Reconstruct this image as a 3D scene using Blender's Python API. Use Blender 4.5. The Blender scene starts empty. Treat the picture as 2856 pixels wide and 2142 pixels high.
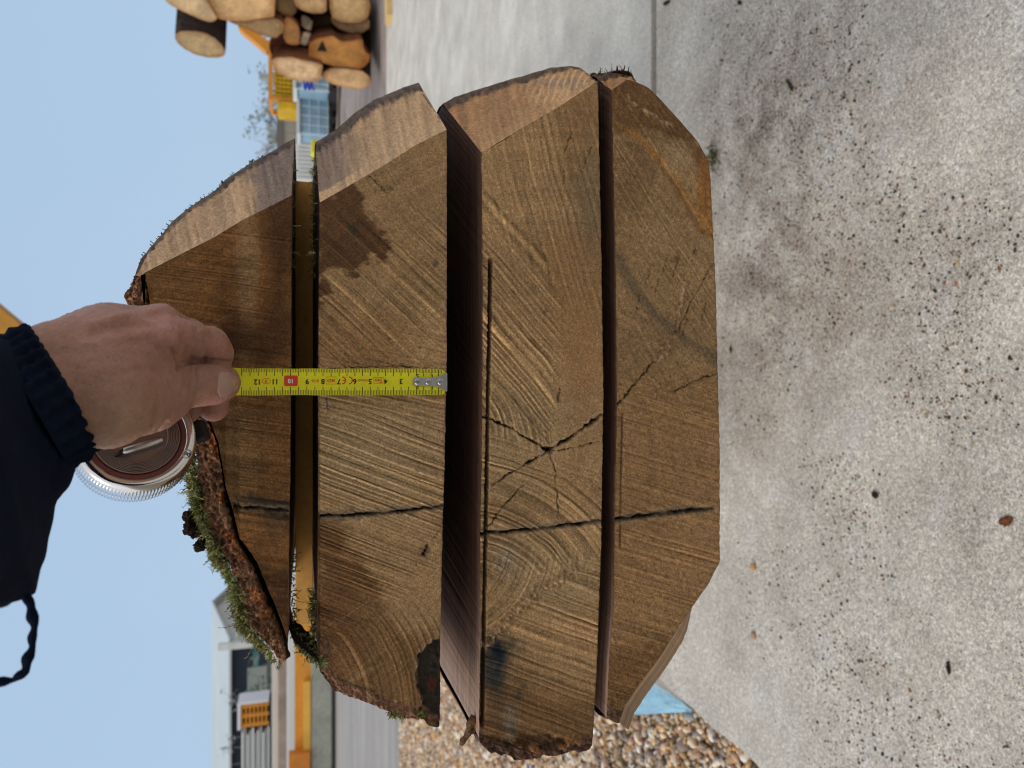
import bpy, math, random
import numpy as np
from mathutils import Vector, Matrix

SC = bpy.context.scene
COL = SC.collection
rng = np.random.default_rng(7)
random.seed(7)

# ------------------------------------------------------------------ camera model
F = 2000.0                      # focal length in photo pixels (2856 wide)
CX, CY = 1428.0, 1071.0
PITCH = math.radians(16.26)
H = 1.10                        # eye height
D0 = 0.49                       # distance to the sawn end
cp, sp = math.cos(PITCH), math.sin(PITCH)
FW = np.array([0, cp, -sp]); DN = np.array([0, -sp, -cp]); RT = np.array([1.0, 0, 0])
EYE = np.array([0, 0, H])

def ray(px, py):
    px = np.asarray(px, float); py = np.asarray(py, float)
    return FW + DN * ((px - CX) / F)[..., None] + RT * ((CY - py) / F)[..., None]
def P(px, py, Y):               # point of a vertical plane at distance Y
    r = ray(px, py); t = np.asarray(Y, float) / r[..., 1]
    return EYE + r * t[..., None]
def PZ(px, py, z=0.0):          # point of the ground
    r = ray(px, py); t = (z - H) / r[..., 2]
    return EYE + r * t[..., None]
def PPL(px, py, p0, n):         # point of a plane
    r = ray(px, py); t = ((p0 - EYE) @ n) / (r @ n)
    return EYE + r * t[..., None]
def mpp(px, Y):                 # metres per photo pixel there
    r = ray(px, CY); return float(Y / r[1] / F)

# ------------------------------------------------------------------ numpy noise
def _h(ix, iy, iz, seed):
    n = (ix * 374761393 + iy * 668265263 + iz * 2147483647 * 3 + seed * 1274126177) & 0xffffffff
    n = ((n ^ (n >> 13)) * 1274126177) & 0xffffffff
    n = ((n ^ (n >> 16)) * 2246822519) & 0xffffffff
    return ((n ^ (n >> 15)) & 0xffffff) / float(0xffffff)
def noise(x, y, z=0.0, seed=0):
    x, y, z = np.broadcast_arrays(np.asarray(x, float), np.asarray(y, float), np.asarray(z, float))
    xi, yi, zi = np.floor(x).astype(np.int64), np.floor(y).astype(np.int64), np.floor(z).astype(np.int64)
    fx, fy, fz = x - xi, y - yi, z - zi
    fx, fy, fz = [f * f * (3 - 2 * f) for f in (fx, fy, fz)]
    out = 0
    for dx in (0, 1):
        for dy in (0, 1):
            for dz in (0, 1):
                w = (fx if dx else 1 - fx) * (fy if dy else 1 - fy) * (fz if dz else 1 - fz)
                out = out + w * _h(xi + dx, yi + dy, zi + dz, seed)
    return out * 2 - 1
def fbm(x, y, z=0.0, seed=0, o=4, g=0.5):
    s, a, t = 0, 1.0, 0
    for k in range(o):
        s = s + a * noise(np.asarray(x) * 2 ** k, np.asarray(y) * 2 ** k, np.asarray(z) * 2 ** k, seed + k * 17); t += a; a *= g
    return s / t
def sstep(a, b, x):
    t = np.clip((x - a) / (b - a), 0, 1); return t * t * (3 - 2 * t)

# ------------------------------------------------------------------ meshes
def tag(o, label=None, cat=None, group=None, kind=None):
    if label: o['label'] = label
    if cat: o['category'] = cat
    if group: o['group'] = group
    if kind: o['kind'] = kind
    return o
def mesh_obj(name, v, f, mat, parent=None, col=None, smooth=True):
    me = bpy.data.meshes.new(name)
    v = np.asarray(v, float)
    if isinstance(f, np.ndarray):
        n, k = f.shape
        me.vertices.add(len(v)); me.vertices.foreach_set('co', v.ravel())
        me.loops.add(n * k); me.loops.foreach_set('vertex_index', f.ravel().astype(np.int32))
        me.polygons.add(n)
        me.polygons.foreach_set('loop_start', (np.arange(n) * k).astype(np.int32))
        me.update(calc_edges=True); me.validate()
    else:
        me.from_pydata([tuple(p) for p in v], [], [tuple(p) for p in f]); me.update()
    if col is not None:
        a = me.color_attributes.new('Col', 'FLOAT_COLOR', 'POINT')
        c = np.ones((len(v), 4)); c[:, :3] = col; a.data.foreach_set('color', c.ravel())
    me.polygons.foreach_set('use_smooth', np.full(len(me.polygons), smooth))
    me.materials.append(mat)
    o = bpy.data.objects.new(name, me); COL.objects.link(o)
    if parent is not None: o.parent = parent; o.matrix_parent_inverse = parent.matrix_world.inverted()
    return o
def empty(name, loc=(0, 0, 0)):
    o = bpy.data.objects.new(name, None); o.location = loc; o.empty_display_size = .05
    COL.objects.link(o); o.matrix_world = Matrix.Translation(loc); return o
def grid_faces(n, m, off=0, flip=False):
    i, j = np.meshgrid(np.arange(n - 1), np.arange(m - 1), indexing='ij')
    a = (i * m + j).ravel() + off
    f = np.stack([a, a + 1, a + m + 1, a + m], 1)
    return f[:, ::-1] if flip else f
class GM:                       # joins several grids and quads into one mesh
    def __init__(s): s.v, s.f, s.c, s.n, s.m = [], [], [], 0, []
    def grid(s, pts, col, flip=False, mi=0):
        n, m = pts.shape[:2]; s.m.append(np.full((n - 1) * (m - 1), mi))
        s.v.append(pts.reshape(-1, 3)); s.f.append(grid_faces(n, m, s.n, flip))
        c = np.broadcast_to(np.asarray(col, float), pts.shape).reshape(-1, 3); s.c.append(c); s.n += n * m
    def raw(s, v, f, col):
        v = np.asarray(v, float); s.v.append(v); s.f.append(np.asarray(f) + s.n)
        s.c.append(np.broadcast_to(np.asarray(col, float), v.shape)); s.n += len(v)
    def obj(s, name, mat, parent=None, smooth=True):
        o = mesh_obj(name, np.concatenate(s.v), np.concatenate(s.f), mat if not isinstance(mat, list) else mat[0], parent, np.concatenate(s.c), smooth)
        if isinstance(mat, list):
            for q in mat[1:]: o.data.materials.append(q)
            o.data.polygons.foreach_set('material_index', np.concatenate(s.m).astype(np.int32))
        return o
class MB:                       # boxes, tubes and prisms in one mesh
    def __init__(s): s.v, s.f = [], []
    def add(s, v, f):
        o = len(s.v); s.v += [tuple(map(float, p)) for p in v]; s.f += [tuple(i + o for i in q) for q in f]; return s
    def hexa(s, b, t):          # bottom ring and top ring of equal length
        n = len(b); f = [tuple(range(n - 1, -1, -1)), tuple(range(n, 2 * n))]
        f += [(i, (i + 1) % n, n + (i + 1) % n, n + i) for i in range(n)]
        return s.add(list(b) + list(t), f)
    def box(s, x0, x1, y0, y1, z0, z1):
        return s.hexa([(x0, y0, z0), (x1, y0, z0), (x1, y1, z0), (x0, y1, z0)], [(x0, y0, z1), (x1, y0, z1), (x1, y1, z1), (x0, y1, z1)])
    def beam(s, a, b, w, h, up=(0, 0, 1)):
        a, b, up = Vector(a), Vector(b), Vector(up); d = (b - a).normalized(); u = d.cross(up)
        if u.length < 1e-4: u = d.cross(Vector((1, 0, 0)))
        u.normalize(); w2 = u.cross(d).normalized()
        r = lambda c: [c + u * (i * w / 2) + w2 * (j * h / 2) for i, j in ((-1, -1), (1, -1), (1, 1), (-1, 1))]
        return s.hexa(r(a), r(b))
    def tube(s, pts, rad, n=8, caps=True):
        pts = [Vector(p) for p in pts]; rad = rad if hasattr(rad, '__len__') else [rad] * len(pts)
        rings = []; prev = None
        for i, p in enumerate(pts):
            d = (pts[min(i + 1, len(pts) - 1)] - pts[max(i - 1, 0)]).normalized()
            u = prev - d * prev.dot(d) if prev is not None else d.orthogonal()
            u.normalize(); prev = u; w = d.cross(u)
            rings.append([p + (u * math.cos(2 * math.pi * k / n) + w * math.sin(2 * math.pi * k / n)) * rad[i] for k in range(n)])
        v = [q for r in rings for q in r]; f = []
        for i in range(len(pts) - 1):
            f += [(i * n + k, i * n + (k + 1) % n, (i + 1) * n + (k + 1) % n, (i + 1) * n + k) for k in range(n)]
        if caps: f += [tuple(range(n - 1, -1, -1)), tuple(range((len(pts) - 1) * n, len(pts) * n))]
        return s.add(v, f)
    def obj(s, name, mat, parent=None, smooth=False, bevel=0):
        o = mesh_obj(name, s.v, s.f, mat, parent, None, smooth)
        if bevel:
            m = o.modifiers.new('bevel', 'BEVEL'); m.width = bevel; m.segments = 2; m.limit_method = 'ANGLE'
        return o

# ------------------------------------------------------------------ materials
def nt_new(name):
    m = bpy.data.materials.new(name); m.use_nodes = True
    nt = m.node_tree; b = nt.nodes['Principled BSDF']; return m, nt, b
def _noise(nt, co, scale, detail=4, rough=.6, stretch=None):
    n = nt.nodes.new('ShaderNodeTexNoise'); n.inputs['Scale'].default_value = scale
    n.inputs['Detail'].default_value = detail; n.inputs['Roughness'].default_value = rough
    if stretch:
        mp = nt.nodes.new('ShaderNodeMapping'); mp.inputs['Scale'].default_value = stretch
        nt.links.new(co, mp.inputs[0]); co = mp.outputs[0]
    nt.links.new(co, n.inputs['Vector']); return n.outputs['Fac']
def _range(nt, x, a, b, c, d):
    n = nt.nodes.new('ShaderNodeMapRange'); nt.links.new(x, n.inputs[0])
    for i, q in enumerate((a, b, c, d)): n.inputs[i + 1].default_value = q
    return n.outputs[0]
def _math(nt, op, a, b=None):
    n = nt.nodes.new('ShaderNodeMath'); n.operation = op
    for i, q in enumerate((a, b)):
        if q is None: continue
        if isinstance(q, (int, float)): n.inputs[i].default_value = q
        else: nt.links.new(q, n.inputs[i])
    return n.outputs[0]
def _mix(nt, fac, a, b, mode='MIX'):
    n = nt.nodes.new('ShaderNodeMix'); n.data_type = 'RGBA'; n.blend_type = mode
    for i, q in ((0, fac), (6, a), (7, b)):
        if isinstance(q, (int, float)): n.inputs[i].default_value = q
        elif isinstance(q, (tuple, list)): n.inputs[i].default_value = (*q[:3], 1)
        else: nt.links.new(q, n.inputs[i])
    return n.outputs[2]
def _grey(nt, x):
    n = nt.nodes.new('ShaderNodeCombineColor')
    for i in range(3): nt.links.new(x, n.inputs[i])
    return n.outputs[0]
def _bump(nt, b, hgt, strength, dist):
    n = nt.nodes.new('ShaderNodeBump'); n.inputs['Strength'].default_value = strength; n.inputs['Distance'].default_value = dist
    nt.links.new(hgt, n.inputs['Height']); nt.links.new(n.outputs[0], b.inputs['Normal'])
def M(name, col=None, rough=.7, metal=0.0, n1=None, n2=None, bump=None, spec=.35, stretch=None, sss=0):
    """col None: the Col attribute.  n1, n2: (scale, amount) of value mottling.  bump: (scale, dist)"""
    m, nt, b = nt_new(name)
    b.inputs['Roughness'].default_value = rough; b.inputs['Metallic'].default_value = metal
    b.inputs['Specular IOR Level'].default_value = spec
    tc = nt.nodes.new('ShaderNodeTexCoord').outputs['Object']
    if col is None:
        a = nt.nodes.new('ShaderNodeVertexColor'); a.layer_name = 'Col'; c = a.outputs[0]
    else:
        r = nt.nodes.new('ShaderNodeRGB'); r.outputs[0].default_value = (*col, 1); c = r.outputs[0]
    for q in (n1, n2):
        if q:
            x = _noise(nt, tc, q[0], 5, .65, stretch)
            x = _range(nt, x, .3, .7, 1 - q[1], 1 + q[1])
            c = _mix(nt, 1.0, c, _grey(nt, x), 'MULTIPLY')
    nt.links.new(c, b.inputs['Base Color'])
    if bump:
        _bump(nt, b, _noise(nt, tc, bump[0], 5, .7, stretch), 1.0, bump[1])
    if sss:
        b.inputs['Subsurface Weight'].default_value = sss
        b.inputs['Subsurface Radius'].default_value = (.006, .002, .001); b.inputs['Subsurface Scale'].default_value = 1.0
    return m

MAT = {}
MAT['wood'] = M('sawn_wood', None, .72, 0, (380, .24), (800, .42), (1100, .0006), .25)
MAT['side'] = M('sawn_side', None, .7, 0, (1, .55), (3.3, .4), (1, .0012), .3, (4, 380, 4))
MAT['bark'] = M('bark', None, .9, 0, (200, .5), (600, .6), (330, .004), .15)
MAT['moss'] = M('moss', None, .8, 0, None, None, None, .2)
MAT['debris'] = M('chips', None, .85, 0, (400, .2), None, None, .2)
MAT['pebble'] = M('pebbles', None, .6, 0, (90, .2), (300, .12), None, .35)
MAT['batten'] = M('batten_wood', (.62, .33, .085), .7, 0, (30, .15), (200, .1), (300, .0004), .3)
MAT['skin'] = M('skin', None, .5, 0, (150, .13), (1100, .13), (900, .0007), .35, None, .08)
MAT['nail'] = M('nail', (.43, .27, .22), .3, 0, (200, .05), None, None, .5)
MAT['navy'] = M('jacket_cloth', (.0045, .0095, .027), .92, 0, (60, .3), (1800, .3), (1500, .0008), .10)
MAT['chrome'] = M('chrome', (.72, .72, .73), .12, 1.0, (120, .05), None, None)
MAT['steel'] = M('worn_steel', (.55, .55, .55), .35, 1.0, (200, .12), None, None)
MAT['lens'] = M('clear_grey_plastic', (.27, .19, .165), .2, .3, None, None, None, .5)
MAT['redplastic'] = M('red_plastic', (.22, .085, .08), .25, .5, None, None, None, .5)
MAT['black'] = M('black_rubber', (.012, .012, .013), .6, 0)
MAT['tape'] = M('tape_yellow', (.72, .68, .012), .32, 0, (60, .06), (500, .05), None, .45)
MAT['ink'] = M('black_ink', (.012, .014, .01), .5)
MAT['redink'] = M('red_ink', (.62, .05, .02), .5)
MAT['white'] = M('white_paint', (.75, .75, .72), .5)
MAT['blueink'] = M('blue_pen', (.03, .04, .22), .6)

# ------------------------------------------------------------------ the sawn log: four slabs
def arr(*p): return np.array(p, float)
def resample(pl, n):
    pl = np.asarray(pl, float); d = np.r_[0, np.cumsum(np.hypot(*np.diff(pl[:, :2], axis=0).T))]
    t = np.linspace(0, d[-1], n); return np.stack([np.interp(t, d, pl[:, k]) for k in range(pl.shape[1])], 1)
def dseg(x, y, pl):             # distance to a polyline, and how far along it (0..1)
    best = np.full(x.shape, 1e9); along = np.zeros(x.shape); pl = np.asarray(pl, float)
    L = np.r_[0, np.cumsum(np.hypot(*np.diff(pl, axis=0).T))]
    for (a, b), l0, l1 in zip(zip(pl[:-1], pl[1:]), L[:-1], L[1:]):
        d = b - a; t = np.clip(((x - a[0]) * d[0] + (y - a[1]) * d[1]) / (d @ d), 0, 1)
        q = np.hypot(x - a[0] - t * d[0], y - a[1] - t * d[1]); m = q < best
        best = np.where(m, q, best); along = np.where(m, (l0 + t * (l1 - l0)) / L[-1], along)
    return best, along
def poly(x, y, pl, soft, jag=0, sc=.05, seed=0, g=(1, 1)):      # soft mask of a polygon with a ragged rim
    pl = np.asarray(pl, float); ins = np.zeros(x.shape, bool)
    for a, b in zip(pl, np.roll(pl, -1, 0)):
        if a[1] != b[1]:
            ins ^= ((a[1] > y) != (b[1] > y)) & (x < (b[0] - a[0]) * (y - a[1]) / (b[1] - a[1]) + a[0])
    d, _ = dseg(x, y, np.vstack([pl, pl[:1]])); d = np.where(ins, d, -d)
    if jag: d = d + jag * fbm(x * sc * g[0], y * sc * g[1], 0, seed, 3)
    return sstep(-soft, soft, d)
def blob(x, y, cx, cy, rx, ry, soft=.5, seed=0, sc=.03):
    d = np.hypot((x - cx) / rx, (y - cy) / ry) + .35 * fbm(x * sc, y * sc, 0, seed, 3)
    return 1 - sstep(1 - soft, 1 + soft, d)
def rid(phi, seed=0):
    q = .60 * noise(phi * 2.0, 0.5, 0, seed) + .40 * noise(phi * 3.7, 4.5, 0, seed + 3)
    return 1.25 * (q + .5 * np.maximum(q - .25, 0))
def lines(x, y, slope, sp, seed, warp=.5):      # saw marks along (1, slope), sp photo pixels apart
    sp = sp * .58; n = np.array([-slope, 1.0]) / math.hypot(1, slope)
    al = (x + y * slope) / math.hypot(1, slope)
    ph = (x * n[0] + y * n[1]) / sp + warp * fbm(x * .006, y * .006, 0, seed, 3)
    m = .72 + .5 * noise(al * .007, ph * .5, 0, seed + 5)
    return rid(ph, seed) * m
def arcs(x, y, cx, cy, sp, seed, warp=.5):
    sp = sp * .60; ph = np.hypot(x - cx, y - cy) / sp + warp * fbm(x * .008, y * .008, 0, seed, 3)
    return rid(ph, seed)

A_MID = arr(.43, .262, .135); A_PALE = arr(.58, .40, .235); A_BROWN = arr(.25, .125, .050); A_DARK = arr(.130, .054, .022)
A_BLACK = arr(.030, .028, .026); A_ORANGE = arr(.52, .235, .06); A_GREY = arr(.17, .135, .095)
def lerp(a, b, w): return a + (b - a) * w[..., None]
PITH = (1530, 1258)
def grain(x, y, seed, rings=1.0):
    """growth rings about the pith, rays from it, and broad mottling: colour factor"""
    r = np.hypot((x - PITH[0]) * 1.05, y - PITH[1]); th = np.arctan2(y - PITH[1], x - PITH[0])
    ring = 1.5 * noise(r / 13 + 2.2 * fbm(x * .004, y * .004, 0, 3, 3), .3, 0, 11) * .6 + .4 * noise(r / 5, .1, 0, 12)
    rays = noise(th * 170, r * .006, 0, 21) * .6 + noise(th * 420, r * .01, 0, 22) * .4
    big = fbm(x * .005, y * .005, 0, seed + 40, 4)
    return 1 + .13 * ring * rings + .20 * rays + .30 * big

def front1(x, y):
    h = .17 * lines(x, y, .14, 13, 31) + .06 * lines(x, y, -.6, 26, 32)
    c = A_BROWN * arr(1.28, 1.2, 1.05) * grain(x, y, 1)[..., None]
    c = lerp(c, A_MID * 1.05, .85 * blob(x, y, 690, 740, 34, 150, .4, 4, .03) + .45 * blob(x, y, 690, 950, 30, 90, .5, 5))
    c = lerp(c, A_MID * .8, .8 * blob(x, y, 640, 1250, 80, 160, .6, 6, .012) * sstep(1080, 1180, y))
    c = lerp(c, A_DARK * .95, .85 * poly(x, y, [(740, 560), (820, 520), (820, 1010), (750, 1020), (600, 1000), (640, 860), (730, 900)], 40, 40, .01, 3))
    c = lerp(c, A_BROWN, .55 * blob(x, y, 480, 780, 90, 90, .6, 9))
    c = lerp(c, A_DARK, .65 * sstep(1520, 1640, y + 30 * fbm(x * .01, y * .01, 0, 8)))
    w = poly(x, y, [(640, 1400), (690, 1380), (815, 1395), (815, 1450), (700, 1425)], 14, 16, .05, 5)
    c = lerp(c, A_BLACK * 1.4, .85 * w)
    c = lerp(c, A_BLACK * 2, .35 * blob(x, y, 770, 1460, 45, 45, .6, 7))
    bl = fbm(x * .011, y * .02, 0, 19, 4); c = c * (.74 - .36 * np.clip(bl, -.3, .7))[..., None] * arr(1.02, .98, .92)
    return h, c, [([(655, 1412), (700, 1416), (760, 1420), (812, 1424)], 3.5, 3.0), ([(405, 765), (409, 800), (412, 856)], 3, 3.5)], []
def front2(x, y):
    top = 1 - sstep(880, 1080, y + .25 * (x - 1060))
    low = sstep(1100, 1240, y)
    h = .30 * lines(x, y, .92, 15, 41) * top * sstep(500, 700, y + .9 * (1240 - x) * 0) + .28 * lines(x, y, .22, 15, 42) * (1 - top) * (1 - low)
    h = h + .42 * lines(x, y, .38, 13, 43) * low * (1 - sstep(1700, 1900, y + .8 * (x - 900)))
    h = h + .22 * arcs(x, y, 700, 2000, 24, 44) * sstep(1650, 1800, y)
    c = A_MID * 1.02 * grain(x, y, 2)[..., None]
    c = lerp(c, A_PALE * .95, .8 * blob(x, y, 1050, 1270, 190, 150, .7, 3, .008))
    c = lerp(c, A_BROWN * 1.3, .45 * blob(x, y, 1000, 960, 140, 90, .6, 5, .012))
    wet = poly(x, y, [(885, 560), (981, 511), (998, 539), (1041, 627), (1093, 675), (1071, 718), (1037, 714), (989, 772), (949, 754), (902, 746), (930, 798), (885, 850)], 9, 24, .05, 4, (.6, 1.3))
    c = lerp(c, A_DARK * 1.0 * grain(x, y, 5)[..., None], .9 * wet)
    br = poly(x, y, [(880, 1440), (960, 1475), (985, 1560), (1040, 1620), (1100, 1700), (1135, 1770), (1240, 1760), (1240, 2040), (880, 2000)], 26, 40, .012, 6)
    c = lerp(c, A_BROWN * .86 * grain(x, y, 6)[..., None], .88 * br)
    c = lerp(c, A_DARK * 1.5, .5 * blob(x, y, 930, 1700, 70, 200, .6, 8))
    # line of pale rays in the brown part
    c = lerp(c, A_PALE * .7, .35 * br * (np.abs(noise((x * .8 + y * 1.2) / 26, x * .004, 0, 61)) < .06) * sstep(1620, 1700, y))
    rot = poly(x, y, [(1240, 1778), (1195, 1800), (1170, 1830), (1163, 1870), (1168, 1920), (1180, 1960), (1168, 1992), (1195, 2022), (1240, 2030)], 5, 9, .06, 7)
    c = lerp(c, A_BLACK * (1.3 + .8 * fbm(x * .08, y * .08, 0, 9))[..., None] * arr(1.15, 1, .9), .93 * rot)
    rim = poly(x, y, [(1240, 1765), (1190, 1788), (1160, 1820), (1152, 1870), (1158, 1925), (1170, 1960), (1158, 1995), (1240, 2040)], 5, 9, .06, 7) - rot
    c = lerp(c, A_GREY * 1.5, .45 * np.clip(rim, 0, 1))
    c = lerp(c, arr(.20, .05, .025), .8 * blob(x, y, 1208, 1915, 14, 20, .4, 3))
    h = h - 3.0 * rot + 1.4 * rot * fbm(x * .05, y * .05, 0, 10)
    for q in ((1088, 525, 9, 7), (985, 640, 16, 20), (1216, 735, 8, 11), (1085, 945, 5, 5), (1172, 970, 4, 4), (1184, 1535, 16, 14)):
        c = lerp(c, A_BLACK * 1.6, .6 * blob(x, y, *q, .6, 4, .1))
    w = poly(x, y, [(885, 1425), (1000, 1424), (1120, 1415), (1240, 1404), (1240, 1420), (1100, 1436), (960, 1452), (885, 1455)], 5, 9, .06, 8)
    c = lerp(c, A_GREY * .75, .8 * w)
    d, _ = dseg(x, y, [(912, 1108), (911, 1120), (915, 1142)]); c = lerp(c, arr(.04, .05, .22), .85 * np.exp(-(d / 2.6) ** 2))
    return h, c, [([(885, 1440), (940, 1436), (1000, 1436), (1050, 1431), (1100, 1428), (1160, 1421), (1200, 1415), (1244, 1410)], 4.2, 5.0),
                  ([(1180, 1550), (1188, 1530), (1193, 1512)], 3, 3.5), ([(1160, 1575), (1190, 1530), (1235, 1460)], 1.6, 1.0),
                  ([(905, 1030), (960, 1024), (1020, 1026), (1080, 1022), (1200, 1024)], 1.6, 1.2), ([(1030, 490), (1060, 520), (1085, 540)], 1.8, 1.2)], []
def front3(x, y):
    up = 1 - sstep(560, 700, y - .9 * (x - 1340))
    h = .17 * lines(x, y, 3.6, 24, 51) * up
    mid = (1 - up) * (1 - sstep(1000, 1190, y - .75 * (x - 1340)))
    lim = 1 - sstep(1530, 1600, x + .12 * (y - 900))
    h = h + .50 * lines(x, y, 1.22, 19, 52, .8) * mid * lim
    fan = sstep(1000, 1190, y - .75 * (x - 1340)) * (1 - sstep(1130, 1230, y - .35 * (x - 1340)) * (1 - sstep(1500, 1560, x) * 0))
    h = h + .55 * arcs(x, y, 1160, 1265, 20, 53, .8) * fan * (1 - sstep(1620, 1690, x))
    low = sstep(1170, 1290, y - .30 * (x - 1340))
    h = h + .40 * lines(x, y, .33, 17, 54, .8) * low * (1 - sstep(1300, 1380, y))
    h = h + .34 * arcs(x, y, 1300, 1760, 18, 55, .7) * sstep(1300, 1380, y) * (1 - sstep(1560, 1660, y + .2 * (x - 1340)))
    rough = sstep(1500, 1600, y) * (1 - sstep(1640, 1730, y + .7 * (x - 1500)))
    h = h + .10 * fbm(x * .14, y * .14, 0, 57, 3) * rough + .22 * arcs(x, y, 1200, 1500, 16, 58) * rough
    h = h + .42 * lines(x, y, .36, 19, 56, .9) * sstep(1600, 1720, y + .55 * (x - 1500))
    gx, ga = dseg(x, y, [(1335, 530), (1400, 610), (1480, 690), (1560, 790)])     # two strong gouges
    gw = sstep(0, .1, ga) * (1 - sstep(.75, 1, ga)) * (.7 + .5 * noise(ga * 30, .5, 0, 59)); h = h + .22 * np.exp(-(gx / 7) ** 2) * gw - .20 * np.exp(-((gx - 13) / 6) ** 2) * gw
    c = A_MID * 1.0 * grain(x, y, 3)[..., None]
    c = lerp(c, A_PALE * .80, .55 * blob(x, y, 1430, 1190, 130, 170, .7, 3, .008) + .6 * blob(x, y, 1540, 1600, 130, 110, .7, 4, .01))
    c = lerp(c, A_BROWN * 1.3, .5 * poly(x, y, [(1520, 640), (1690, 640), (1690, 1110), (1600, 1110), (1540, 900)], 50, 30, .01, 5))
    c = lerp(c, A_BROWN * 1.25, .45 * blob(x, y, 1630, 330, 60, 120, .6, 15))
    c = lerp(c, A_BROWN * .85 * grain(x, y, 9)[..., None], .85 * sstep(1830, 1950, y - .35 * (x - 1500) + 40 * fbm(x * .01, y * .01, 0, 6)))
    c = lerp(c, A_BLACK * 1.3 * arr(.85, 1, 1.15), .88 * blob(x, y, 1368, 1855, 44, 60, .7, 7, .03) + .55 * blob(x, y, 1405, 1800, 45, 35, .8, 8, .03) + .4 * blob(x, y, 1385, 1950, 24, 60, .8, 8, .03))
    for q in ((1460, 1915, 9, 9, .6), (1446, 1942, 12, 11, .7), (1430, 1790, 10, 16, .5), (1560, 1115, 6, 9, .4), (1520, 870, 6, 9, .4)):
        c = lerp(c, A_BLACK * 1.8, q[4] * blob(x, y, *q[:4], .6, 9, .08))
    c = lerp(c, arr(.22, .22, .20), .45 * blob(x, y, 1425, 2020, 22, 50, .6, 9))
    c = lerp(c, A_GREY * .9, .5 * blob(x, y, 1650, 560, 40, 160, .8, 10))
    c = lerp(c, arr(.25, .26, .24), .35 * blob(x, y, 1410, 1560, 30, 40, .8, 12))
    edge = sstep(2035, 2075, y + 14 * fbm(x * .03, y * .03, 0, 13))
    c = lerp(c, A_DARK * .8, .85 * edge); h = h + 1.5 * edge * fbm(x * .06, y * .06, 0, 14)
    lip = 1 - sstep(0, 2, np.abs(x - (1362 - .018 * (y - 1100))) - 3.6)
    lip = lip * sstep(715, 740, y) * (1 - sstep(2020, 2030, y))
    h = h - 4.5 * lip; c = lerp(c, A_DARK * .6, .9 * lip)
    w = poly(x, y, [(1345, 1480), (1430, 1470), (1520, 1460), (1600, 1452), (1685, 1444), (1685, 1458), (1600, 1470), (1500, 1482), (1400, 1492), (1345, 1496)], 4, 7, .07, 8)
    c = lerp(c, A_GREY * 1.35, .7 * w)
    cr = [([(1335, 1158), (1375, 1171), (1400, 1180), (1440, 1203), (1478, 1228), (1505, 1240), (1530, 1258)], 3.2, 5),
          ([(1530, 1258), (1560, 1238), (1592, 1218), (1630, 1193), (1660, 1172), (1690, 1146)], 4.4, 6),
          ([(1530, 1258), (1482, 1286), (1420, 1322), (1370, 1356)], 2.4, 4), ([(1345, 1494), (1400, 1420), (1462, 1350)], 2.2, 3),
          ([(1532, 1262), (1550, 1310), (1554, 1380), (1558, 1450)], 1.7, 2), ([(1530, 1258), (1600, 1248), (1680, 1232)], 1.7, 2),
          ([(1525, 1253), (1530, 1258), (1536, 1262)], 8, 7),
          ([(1340, 1488), (1400, 1484), (1470, 1478), (1540, 1470), (1600, 1463), (1650, 1457), (1690, 1450)], 4.8, 6),
          ([(1595, 365), (1585, 400), (1572, 430)], 1.6, 1.5), ([(1652, 410), (1638, 440), (1630, 470)], 1.6, 1.5), ([(1575, 475), (1573, 520)], 1.8, 1.5),
          ([(1560, 1085), (1559, 1105), (1556, 1125)], 2.4, 2), ([(1530, 750), (1534, 800)], 1.4, 1)]
    ridge = [([(1600, 1590), (1545, 1628), (1500, 1650), (1470, 1682), (1430, 1712), (1400, 1755), (1350, 1800)], 11, 2.4)]
    return h, c, cr, ridge
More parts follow.
